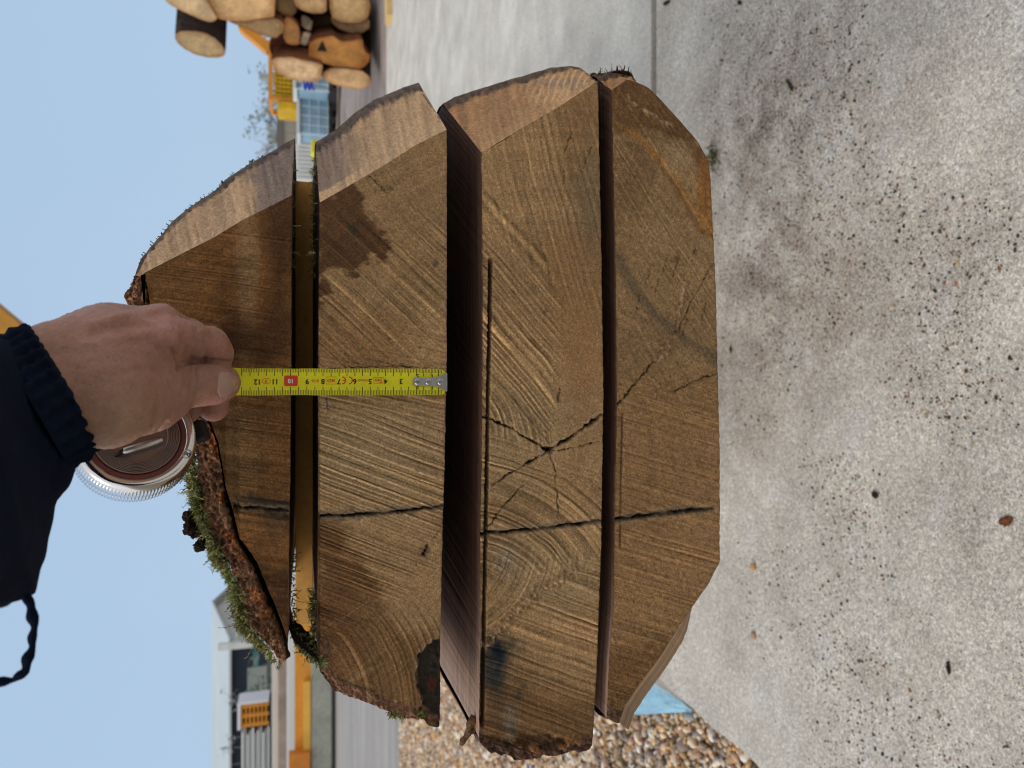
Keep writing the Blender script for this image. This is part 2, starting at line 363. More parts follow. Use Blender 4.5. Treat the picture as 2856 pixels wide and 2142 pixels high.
def front4(x, y):
    lo = sstep(980, 1150, y)
    h = .22 * lines(x, y, .30, 13, 71) * lo + .10 * lines(x, y, 1.6, 16, 72) * (1 - lo) + .12 * fbm(x * .1, y * .1, 0, 73, 3)
    c = A_MID * .84 * grain(x, y, 4)[..., None]
    c = lerp(c, A_BROWN * 1.4, .4 * lo)
    top = poly(x, y, [(1690, 230), (1750, 200), (1850, 270), (1990, 450), (1960, 480), (1900, 400), (1860, 372), (1800, 350), (1760, 365), (1700, 370)], 16, 26, .03, 3)
    c = lerp(c, A_BROWN * .72 * grain(x, y, 8)[..., None], .9 * top)
    org = poly(x, y, [(1720, 345), (1760, 370), (1830, 455), (1870, 500), (1905, 560), (1950, 640), (2000, 668), (2000, 480), (1965, 450), (1945, 520), (1938, 570), (1900, 505), (1850, 440), (1800, 380)], 14, 16, .02, 4)
    c = lerp(c, A_ORANGE * arr(.9, .95, 1.1) * grain(x, y, 12)[..., None], .88 * org)
    d, _ = dseg(x, y, [(1830, 455), (1870, 500), (1905, 560), (1950, 640), (2000, 668)])
    c = lerp(c, A_BROWN * .85, .65 * np.exp(-(d / 7) ** 2))
    c = lerp(c, arr(.27, .11, .035), .7 * blob(x, y, 1968, 500, 18, 100, .6, 5))
    c = lerp(c, A_PALE * .8, .55 * blob(x, y, 1890, 440, 36, 36, .8, 6))
    d, a = dseg(x, y, [(1722, 715), (1760, 790), (1830, 880), (1880, 925), (2005, 1008)])
    c = lerp(c, A_GREY * .55, .65 * np.exp(-((d + 5 * fbm(x * .03, y * .03, 0, 7)) / 17) ** 2))
    for q in ((1890, 720, 8, 11, .6), (1800, 455, 12, 10, .4), (1973, 1050, 6, 6, .5), (1752, 470, 60, 90, .25), (1750, 560, 40, 70, .25)):
        c = lerp(c, A_DARK, q[4] * blob(x, y, *q[:4], .6, 9, .05))
    c = lerp(c, A_BROWN * .85 * grain(x, y, 11)[..., None], .85 * sstep(1780, 1835, y + 26 * fbm(x * .02, y * .02, 0, 12)))
    w = poly(x, y, [(1715, 1438), (1800, 1426), (1900, 1414), (1990, 1412), (1990, 1424), (1880, 1440), (1780, 1452), (1715, 1460)], 5, 9, .06, 8)
    c = lerp(c, A_GREY * .5, .8 * w)
    d, _ = dseg(x, y, [(1737, 1155), (1734, 1300), (1730, 1520)]); h = h - .8 * np.exp(-(d / 2.5) ** 2) * .5; c = lerp(c, A_DARK, .3 * np.exp(-(d / 4) ** 2))
    chk = [([(1735 + 26 * k, 640 + 45 * ((k * 7) % 5) + 70 * (k % 2)), (1722 + 26 * k, 690 + 45 * ((k * 7) % 5) + 70 * (k % 2))], 1.5, 1.2) for k in range(2, 10)]
    cr = [([(1720, 1130), (1750, 1095), (1790, 1050), (1812, 1022), (1835, 998)], 3.0, 5), ([(1884, 1088), (1940, 1060), (2003, 1040)], 1.9, 2.2),
          ([(1895, 920), (1925, 850), (1972, 765), (1992, 735)], 1.9, 2), ([(1880, 925), (1885, 900), (1905, 850), (1915, 800)], 1.6, 1),
          ([(1715, 1450), (1760, 1443), (1830, 1435), (1900, 1425), (1960, 1419), (1988, 1418)], 4.6, 5)] + chk
    ridge = [([(1828, 1005), (1850, 985), (1872, 950), (1884, 920)], 12, 2.2), ([(1895, 880), (1905, 840), (1912, 790)], 7, 1.2), ([(1815, 1055), (1835, 1075), (1825, 1105)], 6, 1.0),
             ([(1755, 270), (1780, 300), (1830, 330), (1870, 352)], 8, 1.4)]
    return h, c, cr, ridge

def curve(*p):                  # x as a function of y along a nearly straight edge, with a slight saw wander
    p = np.array(sorted(p, key=lambda q: q[1]), float)
    return lambda y: np.interp(y, p[:, 1], p[:, 0]) + 1.9 * fbm(np.asarray(y) * .07, p[0, 0], 0, 5, 4, .65)
def ends(pl, amp, seed):        # y as a function of x along an end of the slab
    p = np.array(sorted(pl, key=lambda q: q[0]), float)
    return lambda x: np.interp(x, p[:, 0], p[:, 1]) + amp * fbm(np.asarray(x) * .06, seed, 0, seed, 4)

Ldepth = 2.9
WOODK = arr(.81, .812, .735)
def wall(front_pts, Yf, col, flip, amp, lip=0.0, seed=0, y1=2.9):
    q = np.unique(np.r_[0, .003, .008, .016, .03, .05, .08, .13, .2, .4, .9, 1.6, y1]); W = np.array([front_pts + arr(0, a, 0) for a in q])
    W[:, :, 1] = np.minimum(W[:, :, 1], Yf + 2.9)
    nz = fbm(W[..., 0] * 60, W[..., 1] * 25, W[..., 2] * 60, 100 + seed, 4)
    sgn = -1 if not flip else 1
    W[..., 0] += sgn * (amp * nz + .004) * sstep(0, .02, q)[:, None] + sgn * lip * sstep(0, .2, q)[:, None]
    cc = np.asarray(col) * (1 + .8 * fbm(W[..., 0] * 90, W[..., 1] * 30, W[..., 2] * 90, 120 + seed, 4))[..., None]
    return W, np.clip(cc, .004, .9)

PN = None                       # normal of the slanted second cut
def build_slab(k, front, xl, xr, yT, yB, Yf, facet, label, top=True, barkL=1.0, rimcol=None):
    g = GM()
    nv = max(60, int(abs(np.mean(xr(np.array([1000.])) - xl(np.array([1000.])))) / 2.5)); nu = 700
    v = np.linspace(0, 1, nv)[:, None] * np.ones((1, nu)); u = np.ones((nv, 1)) * np.linspace(0, 1, nu)[None]
    y = 500 + 1200 * u; x = 0
    for _ in range(6):
        x = xl(y) * (1 - v) + xr(y) * v; t = yT(x); y = t + (yB(x) - t) * u
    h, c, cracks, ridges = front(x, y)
    fib = noise(x * .33, y * .33, 0, 83) * .5 + noise(x * .9, y * .9, 0, 84) * .5
    rr = np.clip(h, -.20, .45) * (1 + .4 * noise(x * .02, y * .02, 0, 89)); rr = rr + .7 * np.maximum(rr - .10, 0)
    c = c * WOODK * np.clip(1 + 1.7 * rr + .34 * fib, .25, 2.2)[..., None]
    h = 3.6 * np.clip(h, -.6, .8) + np.minimum(h + .6, 0) + np.maximum(h - .8, 0) + .16 * fbm(x * .25, y * .25, 0, 81, 3) + .5 * fbm(x * .008, y * .008, 0, 82, 3)
    bb = facet.get('bb')
    if bb:                              # ragged rim of bark round the lower end
        d, _ = dseg(x, y, bb[0]); d = d + 13 * fbm(x * .03, y * .03, 0, 85, 4)
        w = 1 - sstep(bb[1] * .7, bb[1], d); c = lerp(c, np.asarray(bb[2]) * (1 + .9 * fbm(x * .11, y * .11, 0, 86, 4))[..., None], .9 * w)
        c = lerp(c, A_BLACK * .7, .7 * np.exp(-((d - bb[1]) / 4) ** 2) * sstep(0, .3, fbm(x * .012, y * .012, 0, 88, 3) + .1)); h = h + 2.6 * w * fbm(x * .1, y * .1, 0, 87, 4)
    for pl, wd, dp in cracks:
        xx = x + 7 * fbm(x * .06, y * .06, 0, 91, 4, .7); yy = y + 7 * fbm(x * .06, y * .06, 9, 92, 4, .7)
        d, a = dseg(xx, yy, pl); w = np.exp(-(d / (wd * .78)) ** 2) * np.clip(.72 + .7 * noise(a * 14, .3, 0, 7), .1, 1)
        h = h - dp * w; c = lerp(c, A_BLACK * .5, np.clip(1.25 * w * min(1, .25 + dp / 4), 0, .96))
        c = lerp(c, A_PALE * .9, .22 * np.exp(-((d - 2.4 * wd) / wd) ** 2) * (wd > 3))
    for pl, wd, dp in ridges:
        xx = x + 8 * fbm(x * .04, y * .04, 0, 93, 3); yy = y + 8 * fbm(x * .04, y * .04, 9, 94, 3)
        d, a = dseg(xx, yy, pl); w = np.exp(-(d / wd) ** 2)
        rg = np.clip(.35 + 1.2 * fbm(x * .13, y * .13, 0, 95, 3), -.4, 1.2)
        h = h + dp * w * rg; c = lerp(c, A_PALE, .6 * w * np.clip(rg, 0, 1)); c = lerp(c, A_DARK, .5 * np.exp(-((d - wd) / (wd * .7)) ** 2) * .6)
    ed = np.minimum(np.minimum(v, 1 - v) * nv, np.minimum(u, 1 - u) * nu)          # keep the rims where they are
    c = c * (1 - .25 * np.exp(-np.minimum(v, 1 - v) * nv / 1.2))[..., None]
    h = np.where(ed < .5, np.minimum(h, 0) * .2, h)
    pts = P(x, y, Yf) ; pts[..., 1] -= h * .001
    c = np.clip(c, .004, .9)
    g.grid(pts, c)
    # ---- slanted second cut
    A = facet['A']; B = facet['B']; n = facet.get('n', 120)
    A2, B2 = resample(A, n), resample(B, n)
    A3 = P(A2[:, 0], A2[:, 1], Yf)
    B3 = PPL(B2[:, 0], B2[:, 1], P(A[0][0], A[0][1], Yf), facet['N'])
    yd = np.clip(B3[:, 1], Yf + .004, Yf + .26); B3 = P(B2[:, 0], B2[:, 1], yd)
    B3[:, 1] += .0015 * fbm(np.arange(n) * .2, k, 0, k, 3)
    m = 46; s = np.linspace(0, 1, m)[None, :, None]
    fp = A3[:, None] * (1 - s) + B3[:, None] * s
    px = A2[:, None, 0] * (1 - s[..., 0]) + B2[:, None, 0] * s[..., 0]; py = A2[:, None, 1] * (1 - s[..., 0]) + B2[:, None, 1] * s[..., 0]
    fc, fh = facet['col'](px, py, np.broadcast_to(s[..., 0], px.shape), np.broadcast_to(np.linspace(0, 1, n)[:, None], px.shape))
    fh = fh * np.minimum(1, 6 * s[..., 0] * (1 - s[..., 0])); fp = fp - facet['N'] * (fh * .001)[..., None] * np.sign(facet['N'] @ arr(0, 1, 0))
    g.grid(fp, np.clip(fc, .004, .9), flip=True)
    # ---- faces along the log
    yv = np.unique(np.r_[0, .004, .012, .03, .06, .1, .15, .2, .3, .5, .8, 1.2, 1.8, Ldepth])
    def plank(row, end, col, flip, flare=0):
        r0 = pts[row]; out = []
        e = end                          # where the slanted cut meets this face
        ux = np.linspace(0, 1, nu)
        for q in yv:
            f = min(1.0, q / max(e[1] - Yf, 1e-3))
            xr_ = r0[0, 0] + (e[0] - r0[0, 0]) * f; xl_ = r0[-1, 0] - .012 * sstep(0, .35, np.array(q)) * barkL
            o = r0.copy(); fr = (r0[:, 0] - r0[0, 0]) / (r0[-1, 0] - r0[0, 0]); o[:, 0] = xr_ + (xl_ - xr_) * fr; o[:, 1] = r0[:, 1] + q * (1 if q > 0 else 0)
            if flare: k2 = flare * sstep(0, .045, np.array(q)) * sstep(1545, 1770, 1071 - r0[:, 0] / (Yf * cp + (H - r0[:, 2]) * sp) * F); o[:, 0] -= k2 * .029; o[:, 2] -= k2 * .030
            out.append(o)
        w = np.array(out); gx = w[..., 0]; gy = w[..., 1]
        mott = 1 + .22 * fbm(gx * 30, gy * 6, 0, 71 + k, 4)
        cc = np.asarray(col) * mott[..., None]
        lit_end = sstep(.70, 1.0, np.linspace(0, 1, nu))[None, :] * np.ones((len(yv), 1))
        cc = lerp(cc, arr(.47, .31, .235), .8 * lit_end * (0 if flare else 1))  # light entering at the left end painted as a paler tone
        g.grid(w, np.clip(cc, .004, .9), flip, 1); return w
    wt = plank(0, B3[0], facet.get('shaded_top', arr(.105, .052, .034)), True)  # top colour darkened with the shade inside the gaps
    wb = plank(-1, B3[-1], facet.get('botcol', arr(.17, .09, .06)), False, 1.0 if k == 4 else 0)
    back = np.stack([wt[-1], wb[-1]], 0); g.grid(back, A_MID, True)
    o = g.obj('sawn_slab', [MAT['wood'], MAT['side']]); tag(o, label, 'slab', 'slabs of the sawn log')
    gb = GM(); W, cc = wall(B3, Yf, arr(.10, .06, .038), True, .004, 0.0, k)
    gb.grid(W, cc, True); gb.obj('bark', MAT['bark'], o)
    return o, pts, B3, x, y, g

A_PINK = arr(.36, .21, .165)
# the slanted cut: fixed by slab three, whose flat top shows how far back it runs
z3 = P(1343, 426, D0)[2]
c3 = PZ(1234, 290, z3)
pA, pB = P(1343, 426, D0), P(1663, 228, D0)
FN = np.cross(pB - pA, c3 - pA); FN /= np.linalg.norm(FN)

def facet_col(base, pale, rough_dark, seed, streaks=None, rim=.9):
    def f(px, py, s, t):
        c = base * (1 + .20 * fbm(px * .012, py * .012, 0, seed, 4) + .12 * fbm(px * .06, py * .06, 0, seed + 1, 3))[..., None]
        c = lerp(c, pale, .6 * (1 - s) * (.7 + .6 * fbm(px * .01, py * .01, 0, seed + 2, 3)))
        if rough_dark is not None: c = lerp(c, rough_dark[0], rough_dark[1](px, py, s, t))
        ln = noise((px * .80 - py * .15) / 7, py * .012, 0, seed + 3); gr = fbm(px * .22, py * .22, 0, seed + 4, 3); h = .8 * ln + .8 * gr; c = c * (1 + .26 * ln + .30 * gr)[..., None]
        if streaks is not None:
            ph, w = streaks(px, py, s, t); k = np.exp(-((ph - np.round(ph)) / .13) ** 2) * w
            c = lerp(c, A_PALE * 1.3, .85 * k)
        e = sstep(rim - .05, rim + .05, s + .05 * fbm(px * .03, py * .03, 0, seed + 6, 3))
        bk = fbm(px * .10, py * .10, 0, seed + 7, 4); c = lerp(c, arr(.085, .052, .034) * (1 + 1.1 * bk)[..., None], .93 * e); h = h + 3.2 * e * bk
        return c, h
    return f

def st3(px, py, s, t):
    n = noise(px * .03, py * .03, 0, 77)
    return (px * .9 + py * .33) / 17 + .25 * n, sstep(.42, .6, t) * sstep(.10, .25, s) * (1 - sstep(.8, .9, s)) * (.6 + .5 * (noise(px * .02, py * .06, 0, 78) > -.2))
slabs = []
# --- slab one (uppermost, bark above)
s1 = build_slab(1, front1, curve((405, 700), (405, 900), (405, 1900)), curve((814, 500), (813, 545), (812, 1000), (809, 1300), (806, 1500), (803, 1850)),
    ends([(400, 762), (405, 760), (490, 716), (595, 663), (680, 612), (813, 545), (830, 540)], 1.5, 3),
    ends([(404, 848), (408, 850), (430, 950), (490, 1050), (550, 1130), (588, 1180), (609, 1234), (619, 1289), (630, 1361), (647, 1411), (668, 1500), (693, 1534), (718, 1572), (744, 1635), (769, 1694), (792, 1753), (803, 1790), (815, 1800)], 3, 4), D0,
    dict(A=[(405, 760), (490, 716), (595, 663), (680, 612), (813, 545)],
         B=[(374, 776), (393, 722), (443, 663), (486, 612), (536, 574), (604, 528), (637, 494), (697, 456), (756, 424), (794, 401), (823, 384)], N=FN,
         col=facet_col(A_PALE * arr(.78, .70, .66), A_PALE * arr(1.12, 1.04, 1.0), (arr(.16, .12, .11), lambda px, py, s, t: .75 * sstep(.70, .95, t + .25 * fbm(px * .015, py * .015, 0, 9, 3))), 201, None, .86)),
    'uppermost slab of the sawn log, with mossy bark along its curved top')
# --- slab two
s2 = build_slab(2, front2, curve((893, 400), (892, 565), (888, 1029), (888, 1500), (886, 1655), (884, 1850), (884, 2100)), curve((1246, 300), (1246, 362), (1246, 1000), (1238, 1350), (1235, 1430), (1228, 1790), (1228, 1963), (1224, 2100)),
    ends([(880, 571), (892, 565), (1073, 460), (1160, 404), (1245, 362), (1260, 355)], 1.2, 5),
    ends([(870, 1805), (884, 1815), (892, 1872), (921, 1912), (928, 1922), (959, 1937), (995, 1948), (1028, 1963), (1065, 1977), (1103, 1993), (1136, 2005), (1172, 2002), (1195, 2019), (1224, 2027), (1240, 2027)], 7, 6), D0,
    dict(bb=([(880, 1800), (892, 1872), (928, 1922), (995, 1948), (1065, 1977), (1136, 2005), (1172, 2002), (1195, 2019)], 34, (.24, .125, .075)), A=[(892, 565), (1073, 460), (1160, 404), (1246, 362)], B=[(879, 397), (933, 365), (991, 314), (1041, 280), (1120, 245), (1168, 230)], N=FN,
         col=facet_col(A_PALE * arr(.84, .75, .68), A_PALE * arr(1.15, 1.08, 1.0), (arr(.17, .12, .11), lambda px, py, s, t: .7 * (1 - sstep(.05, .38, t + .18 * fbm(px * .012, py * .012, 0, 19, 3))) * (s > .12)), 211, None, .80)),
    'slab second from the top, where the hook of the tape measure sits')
# --- slab three
s3 = build_slab(3, front3, curve((1343, 300), (1343, 426), (1347, 797), (1345, 1100), (1343, 1339), (1339, 1498), (1341, 1700), (1336, 2029)), curve((1667, 200), (1667, 228), (1676, 659), (1683, 1100), (1679, 1339), (1677, 1500), (1664, 1869), (1651, 2100)),
    ends([(1330, 432), (1343, 426), (1388, 401), (1455, 358), (1557, 299), (1612, 264), (1667, 226), (1700, 210)], 1.2, 7),
    ends([(1320, 2027), (1340, 2070), (1369, 2098), (1404, 2103), (1425, 2107), (1438, 2122), (1465, 2122), (1491, 2112), (1577, 2103), (1642, 2090), (1651, 2077), (1700, 2060)], 8, 8), D0,
    dict(bb=([(1330, 2060), (1369, 2101), (1425, 2107), (1465, 2125), (1577, 2103), (1651, 2077)], 26, (.12, .065, .045)), A=[(1343, 426), (1455, 358), (1557, 299), (1667, 227)], B=[(1234, 290), (1267, 271), (1337, 248), (1408, 226), (1475, 207), (1533, 189), (1592, 183), (1618, 189), (1645, 211)], N=FN,
         col=facet_col(A_PALE * arr(.76, .56, .38), A_PALE * arr(1.15, 1.02, .92), (arr(.22, .17, .13), lambda px, py, s, t: .55 * blob(px, py, 1560, 235, 70, 12, .6, 3)), 221, st3, .84)),
    'thickest looking slab, third down, with the pith and star cracks')
# --- slab four
f4 = facet_col(A_ORANGE * arr(.85, .9, 1.3), A_PALE * .9, None, 231, None, .55)
s4 = build_slab(4, front4, curve((1706, 200), (1706, 252), (1712, 503), (1718, 797), (1721, 1140), (1715, 1378), (1711, 1700), (1699, 1847), (1692, 1990)), curve((1769, 227), (1808, 244), (1847, 283), (1894, 334), (1945, 393), (1976, 448), (1982, 503), (1988, 620), (1996, 797), (2007, 1246), (2008, 1400), (2007, 1569), (1972, 1635), (1925, 1700), (1838, 1834), (1777, 1917), (1742, 1969), (1728, 2010), (1722, 2030)),
    ends([(1690, 262), (1706, 252), (1728, 236), (1747, 222), (1769, 227), (2020, 227)], .8, 9), ends([(1690, 2000), (1710, 2014), (1725, 2018), (2020, 2018)], 3, 10), D0,
    dict(bb=([(1690, 1980), (1712, 2020), (1735, 2012)], 26, (.12, .065, .04)), A=[(1706, 252), (1728, 236), (1747, 222), (1769, 227)], B=[(1647, 209), (1690, 203), (1725, 205), (1761, 213), (1771, 224)], N=FN, col=f4, n=60, botcol=arr(.36, .235, .14)),
    'lowest slab of the sawn log, with an orange stain at one corner')

# ------------------------------------------------------------------ bark, moss and crumbs on the slabs
def thick_grid(gm, W, col, flip=False): gm.grid(W, np.clip(col, .004, .9), flip)
A_BARK = arr(.15, .075, .042)
for (o, pts, B3, x, y, g), lip, seed, colr in ((s2, .004, 31, arr(.20, .105, .06)), (s3, .006, 32, arr(.17, .09, .06)), (s4, .002, 33, arr(.16, .085, .05))):
    gb = GM(); W, cc = wall(pts[:, -1].copy(), D0, colr, False, .004, lip, seed)
    gb.grid(W, cc, False); gb.obj('bark', MAT['bark'], o)

# thick bark of the uppermost slab
inner = [(393, 770), (396, 800), (403, 850), (426, 952), (486, 1053), (546, 1133), (584, 1182), (605, 1236), (615, 1290), (625, 1362), (636, 1416), (661, 1505), (680, 1543), (706, 1582), (732, 1645), (762, 1710), (786, 1768), (797, 1812), (800, 1838)]
outer = [(372, 776), (346, 823), (353, 853), (366, 905), (402, 1000), (455, 1080), (500, 1135), (545, 1190), (543, 1260), (550, 1319), (562, 1386), (579, 1470), (609, 1529), (634, 1572), (659, 1618), (676, 1677), (689, 1740), (727, 1782), (760, 1816), (777, 1843), (790, 1850)]
nt_, ns_ = 420, 44
I2, O2 = resample(inner, nt_), resample(outer, nt_)
s_ = np.linspace(0, 1, ns_)[None, :]
bx = I2[:, :1] * (1 - s_) + O2[:, :1] * s_; by = I2[:, 1:] * (1 - s_) + O2[:, 1:] * s_
wob = 7 * fbm(bx * .05, by * .05, 0, 301, 4); bx = bx + wob * np.sin(np.pi * np.clip(s_ * 1.0, 0, 1)) + 6 * fbm(bx * .06, by * .06, 3, 302, 3) * s_ ** 4
hh = 3.2 * fbm(bx * .12, by * .12, 0, 311, 3) + 2.2 * fbm(bx * .025, by * .025, 0, 303, 4) + 2.6 * np.abs(fbm(bx * .07, by * .07, 0, 304, 4)) - 4.0 * np.exp(-(s_ / .13) ** 2) * sstep(1330, 1420, by) - 2.5 * s_ ** 3
Wb = P(bx, by, D0 + .002); Wb[..., 1] -= hh * .001
ext = [Wb]
lastp = Wb[:, -1]; Yb = np.r_[.004, .01, .02, .035, .055, .08, .12, .2, .4, .9, 1.7, 2.9]
EX = lastp[:, None] + np.stack([np.zeros(len(Yb)), Yb, np.zeros(len(Yb))], 1)[None]
EX[..., 0] += .004 * fbm(EX[..., 1] * 40, EX[..., 2] * 60, 0, 305, 4); EX[..., 2] += .004 * fbm(EX[..., 1] * 40, EX[..., 0] * 60, 0, 306, 4) - .004
Wall = np.concatenate([Wb, EX], 1)
cb = arr(.19, .098, .055) * (1 + .75 * fbm(bx * .03, by * .03, 0, 307, 5))[..., None]
cb = lerp(cb, arr(.34, .11, .035), .75 * sstep(.05, .35, fbm(bx * .018, by * .018, 0, 308, 4)) * (1 - sstep(.25, .6, s_)))
cb = lerp(cb, arr(.03, .018, .012), .9 * np.exp(-(s_ / .07) ** 2) * sstep(1300, 1420, by) + .6 * sstep(.25, .4, fbm(bx * .04, by * .04, 0, 309, 4)))
cb = lerp(cb, arr(.27, .17, .12), .35 * sstep(.0, .4, fbm(bx * .09, by * .09, 0, 310, 3)))
cb = cb * 1.75 * (1 + .8 * fbm(bx * .14, by * .14, 0, 312, 3))[..., None]
ce = np.concatenate([cb, np.broadcast_to(arr(.11, .08, .04), EX.shape)], 1)
gb = GM(); thick_grid(gb, Wall, ce)
IN = Wb[:, 0][:, None] + np.stack([np.zeros(4), np.r_[0, .01, .05, .3], np.zeros(4)], 1)[None]; gb.grid(IN, arr(.03, .018, .012), True)
gb.obj('bark', MAT['bark'], s1[0])

def strands(n, base_fn, seed, lmin=.004, lmax=.017, spread=.55, width=.00055, cols=None, out=None, leaflets=True):
    """tapered curling moss threads with leaflets, as one mesh"""
    r = np.random.default_rng(seed); V, Fc, Cc = [], [], []
    cols = cols or [(.10, .15, .025), (.15, .20, .035), (.20, .25, .06), (.08, .10, .03), (.22, .20, .09)]
    for _ in range(n):
        p, d = base_fn(r); d = np.asarray(d, float)
        d = d + spread * r.normal(size=3); d /= np.linalg.norm(d)
        L = r.uniform(lmin, lmax) * (2.8 if r.random() < .03 else 1); c = np.array(cols[r.integers(len(cols))]) * r.uniform(.45, 1.4)
        side = np.cross(d, r.normal(size=3)); side /= np.linalg.norm(side); cur = r.normal(size=3) * .5
        pt = []; q = np.array(p, float); dd = d.copy()
        for k in range(5): pt.append(q.copy()); q = q + dd * L / 4; dd = dd + cur * .28; dd /= np.linalg.norm(dd)
        b = len(V); w = width * r.uniform(.7, 1.4)
        for k, a in enumerate(pt):
            ww = w * (1 - k / 5.0) + .0001; V += [a + side * ww, a - side * ww]; Cc += [c * (.7 + .1 * k)] * 2
        Fc += [(b + 2 * k, b + 2 * k + 1, b + 2 * k + 3, b + 2 * k + 2) for k in range(4)]
        if leaflets:
            for k in range(1, 5):
                for sg in (1, -1):
                    a = pt[k]; t = (pt[k] - pt[k - 1]); t = t / np.linalg.norm(t); l = min(L, .005) * r.uniform(.18, .42)
                    e = a + (t * .8 + side * sg * .9 + .35 * r.normal(size=3)) * l; m = (a + e) / 2; nn = np.cross(e - a, r.normal(size=3)); nn /= np.linalg.norm(nn)
                    b = len(V); V += [a, m + nn * w * .8, e, m - nn * w * .8]; Cc += [c * 1.1] * 4; Fc.append((b, b + 1, b + 2, b + 3))
    return np.array(V), np.array(Fc), np.array(Cc)
oc = resample(outer, 600); oc = oc[(oc[:, 1] > 1225)]
def on_bark(r):
    i = r.integers(len(oc)); t = oc[i]
    dens = .5 + .5 * noise(i * .03, .5, 0, 55)
    while r.random() > max(dens ** 3.4, .35 * (1380 < t[1] < 1570)) * (1.0 if t[1] < 1720 else .35):
        i = r.integers(len(oc)); t = oc[i]; dens = .5 + .5 * noise(i * .03, .5, 0, 55)
    p = P(t[0] + r.uniform(-30, -3) * dens, t[1] + r.uniform(-2, 13) * dens, D0 + r.uniform(.0, .05) ** 1)
    return p, (-.62, r.uniform(-.5, .3), .62)
MC = [(.24, .27, .075), (.16, .20, .04), (.33, .33, .14), (.10, .12, .03), (.32, .28, .14), (.11, .09, .045)]
ms = strands(7800, on_bark, 5, .0014, .0048, 1.1, .00034, MC); mesh_obj('moss', ms[0], ms[1], MAT['moss'], s1[0], ms[2])
# dark crumbs of bark clinging to the moss
def lump(c, r, seed, sub=2, rough=.45, sq=(1, 1, 1), fr=1.6):
    import bmesh
    bm = bmesh.new(); bmesh.ops.create_icosphere(bm, subdivisions=sub, radius=1); v = np.array([q.co[:] for q in bm.verts]); f = np.array([[w.index for w in q.verts] for q in bm.faces]); bm.free()
    v = v * (1 + rough * fbm(v[:, 0] * fr + seed, v[:, 1] * fr, v[:, 2] * fr, seed, 5, .6))[:, None] * np.array(sq)
    return np.asarray(c) + v * r, f
for i, (px, py, r, yy) in enumerate(((508, 1450, .0042, .500), (520, 1470, .0034, .505), (500, 1482, .0030, .497), (535, 1525, .0036, .503), (546, 1516, .0030, .506), (556, 1500, .0040, .51), (530, 1490, .0028, .5), (515, 1500, .0018, .5))):
    v, f = lump(P(px, py, yy), r, 40 + i, 4, 1.25, (1, .7, 1), 1.7); v = v + (P(572, 1478, .5) - P(548, 1484, .5)); mesh_obj('bark_crumb', v, f, MAT['bark'], s1[0], np.broadcast_to(arr(.030, .020, .016), v.shape))
def on_gap(r):
    if r.random() < .6:
        t = r.uniform(0, 1); p = P(878 + r.uniform(-3, 4), 1640 + 170 * t, D0 + r.uniform(.004, .09)); return p, (r.normal() * .4, -.2, .8)
    p = P(880, r.uniform(440, 780), D0 + r.uniform(.02, .16)); return p, (r.normal() * .4, -.2, .9)
ms = strands(240, on_gap, 6, .002, .006, .8, .0004, MC); mesh_obj('moss', ms[0], ms[1], MAT['moss'], s2[0], ms[2])
def on_under(r):
    p = P(816, r.uniform(1540, 1780) if r.random() < .7 else r.uniform(430, 760), D0 + r.uniform(.004, .10)); return p, (r.normal() * .4, -.2, -.8)
ms = strands(90, on_under, 7, .002, .006, .8, .0004, MC); mesh_obj('moss', ms[0], ms[1], MAT['moss'], s1[0], ms[2])
# strip of mossy bark standing between slab one and slab two
b0, b1 = P(818, 1752, D0 + .03), P(884, 1815, D0 + .012)
n1 = 26; tt = np.linspace(0, 1, n1); ring = np.linspace(0, 2 * np.pi, 13)
cen = b0 + (b1 - b0) * tt[:, None] + np.stack([.0008 * fbm(tt * 6, 0, 0, 3), 0 * tt, .0012 * fbm(tt * 6, 5, 0, 4)], 1)
RW = np.stack([cen + np.array([.0022 * math.cos(a), .02 * math.sin(a), .0026 * math.cos(a)]) * (1 + .5 * fbm(tt * 9, a, 0, 6))[:, None] for a in ring], 1)
gb = GM(); gb.grid(RW, arr(.035, .024, .018)); gb.obj('bark_strip', MAT['bark'], s2[0])
def on_strip(r):
    t = r.uniform(0, 1); p = b0 + (b1 - b0) * t + np.array([-.002, r.uniform(-.016, -.002), -.0015]); return p, (-.8, -.4, -.4)
ms = strands(420, on_strip, 8, .0025, .006, .5, .0006, [(.22, .23, .10), (.15, .17, .06), (.28, .28, .15)]); mesh_obj('moss', ms[0], ms[1], MAT['moss'], s2[0], ms[2])
def on_s2(r):
    p = P(r.uniform(1085, 1130) if r.random() < .6 else r.uniform(1160, 1185), 1990 + r.uniform(-8, 8), D0 + r.uniform(-.002, .01)); return p, (-.7, -.3, .1)
ms = strands(200, on_s2, 9, .0012, .003, .8, .0004, MC); mesh_obj('moss', ms[0], ms[1], MAT['moss'], s2[0], ms[2])
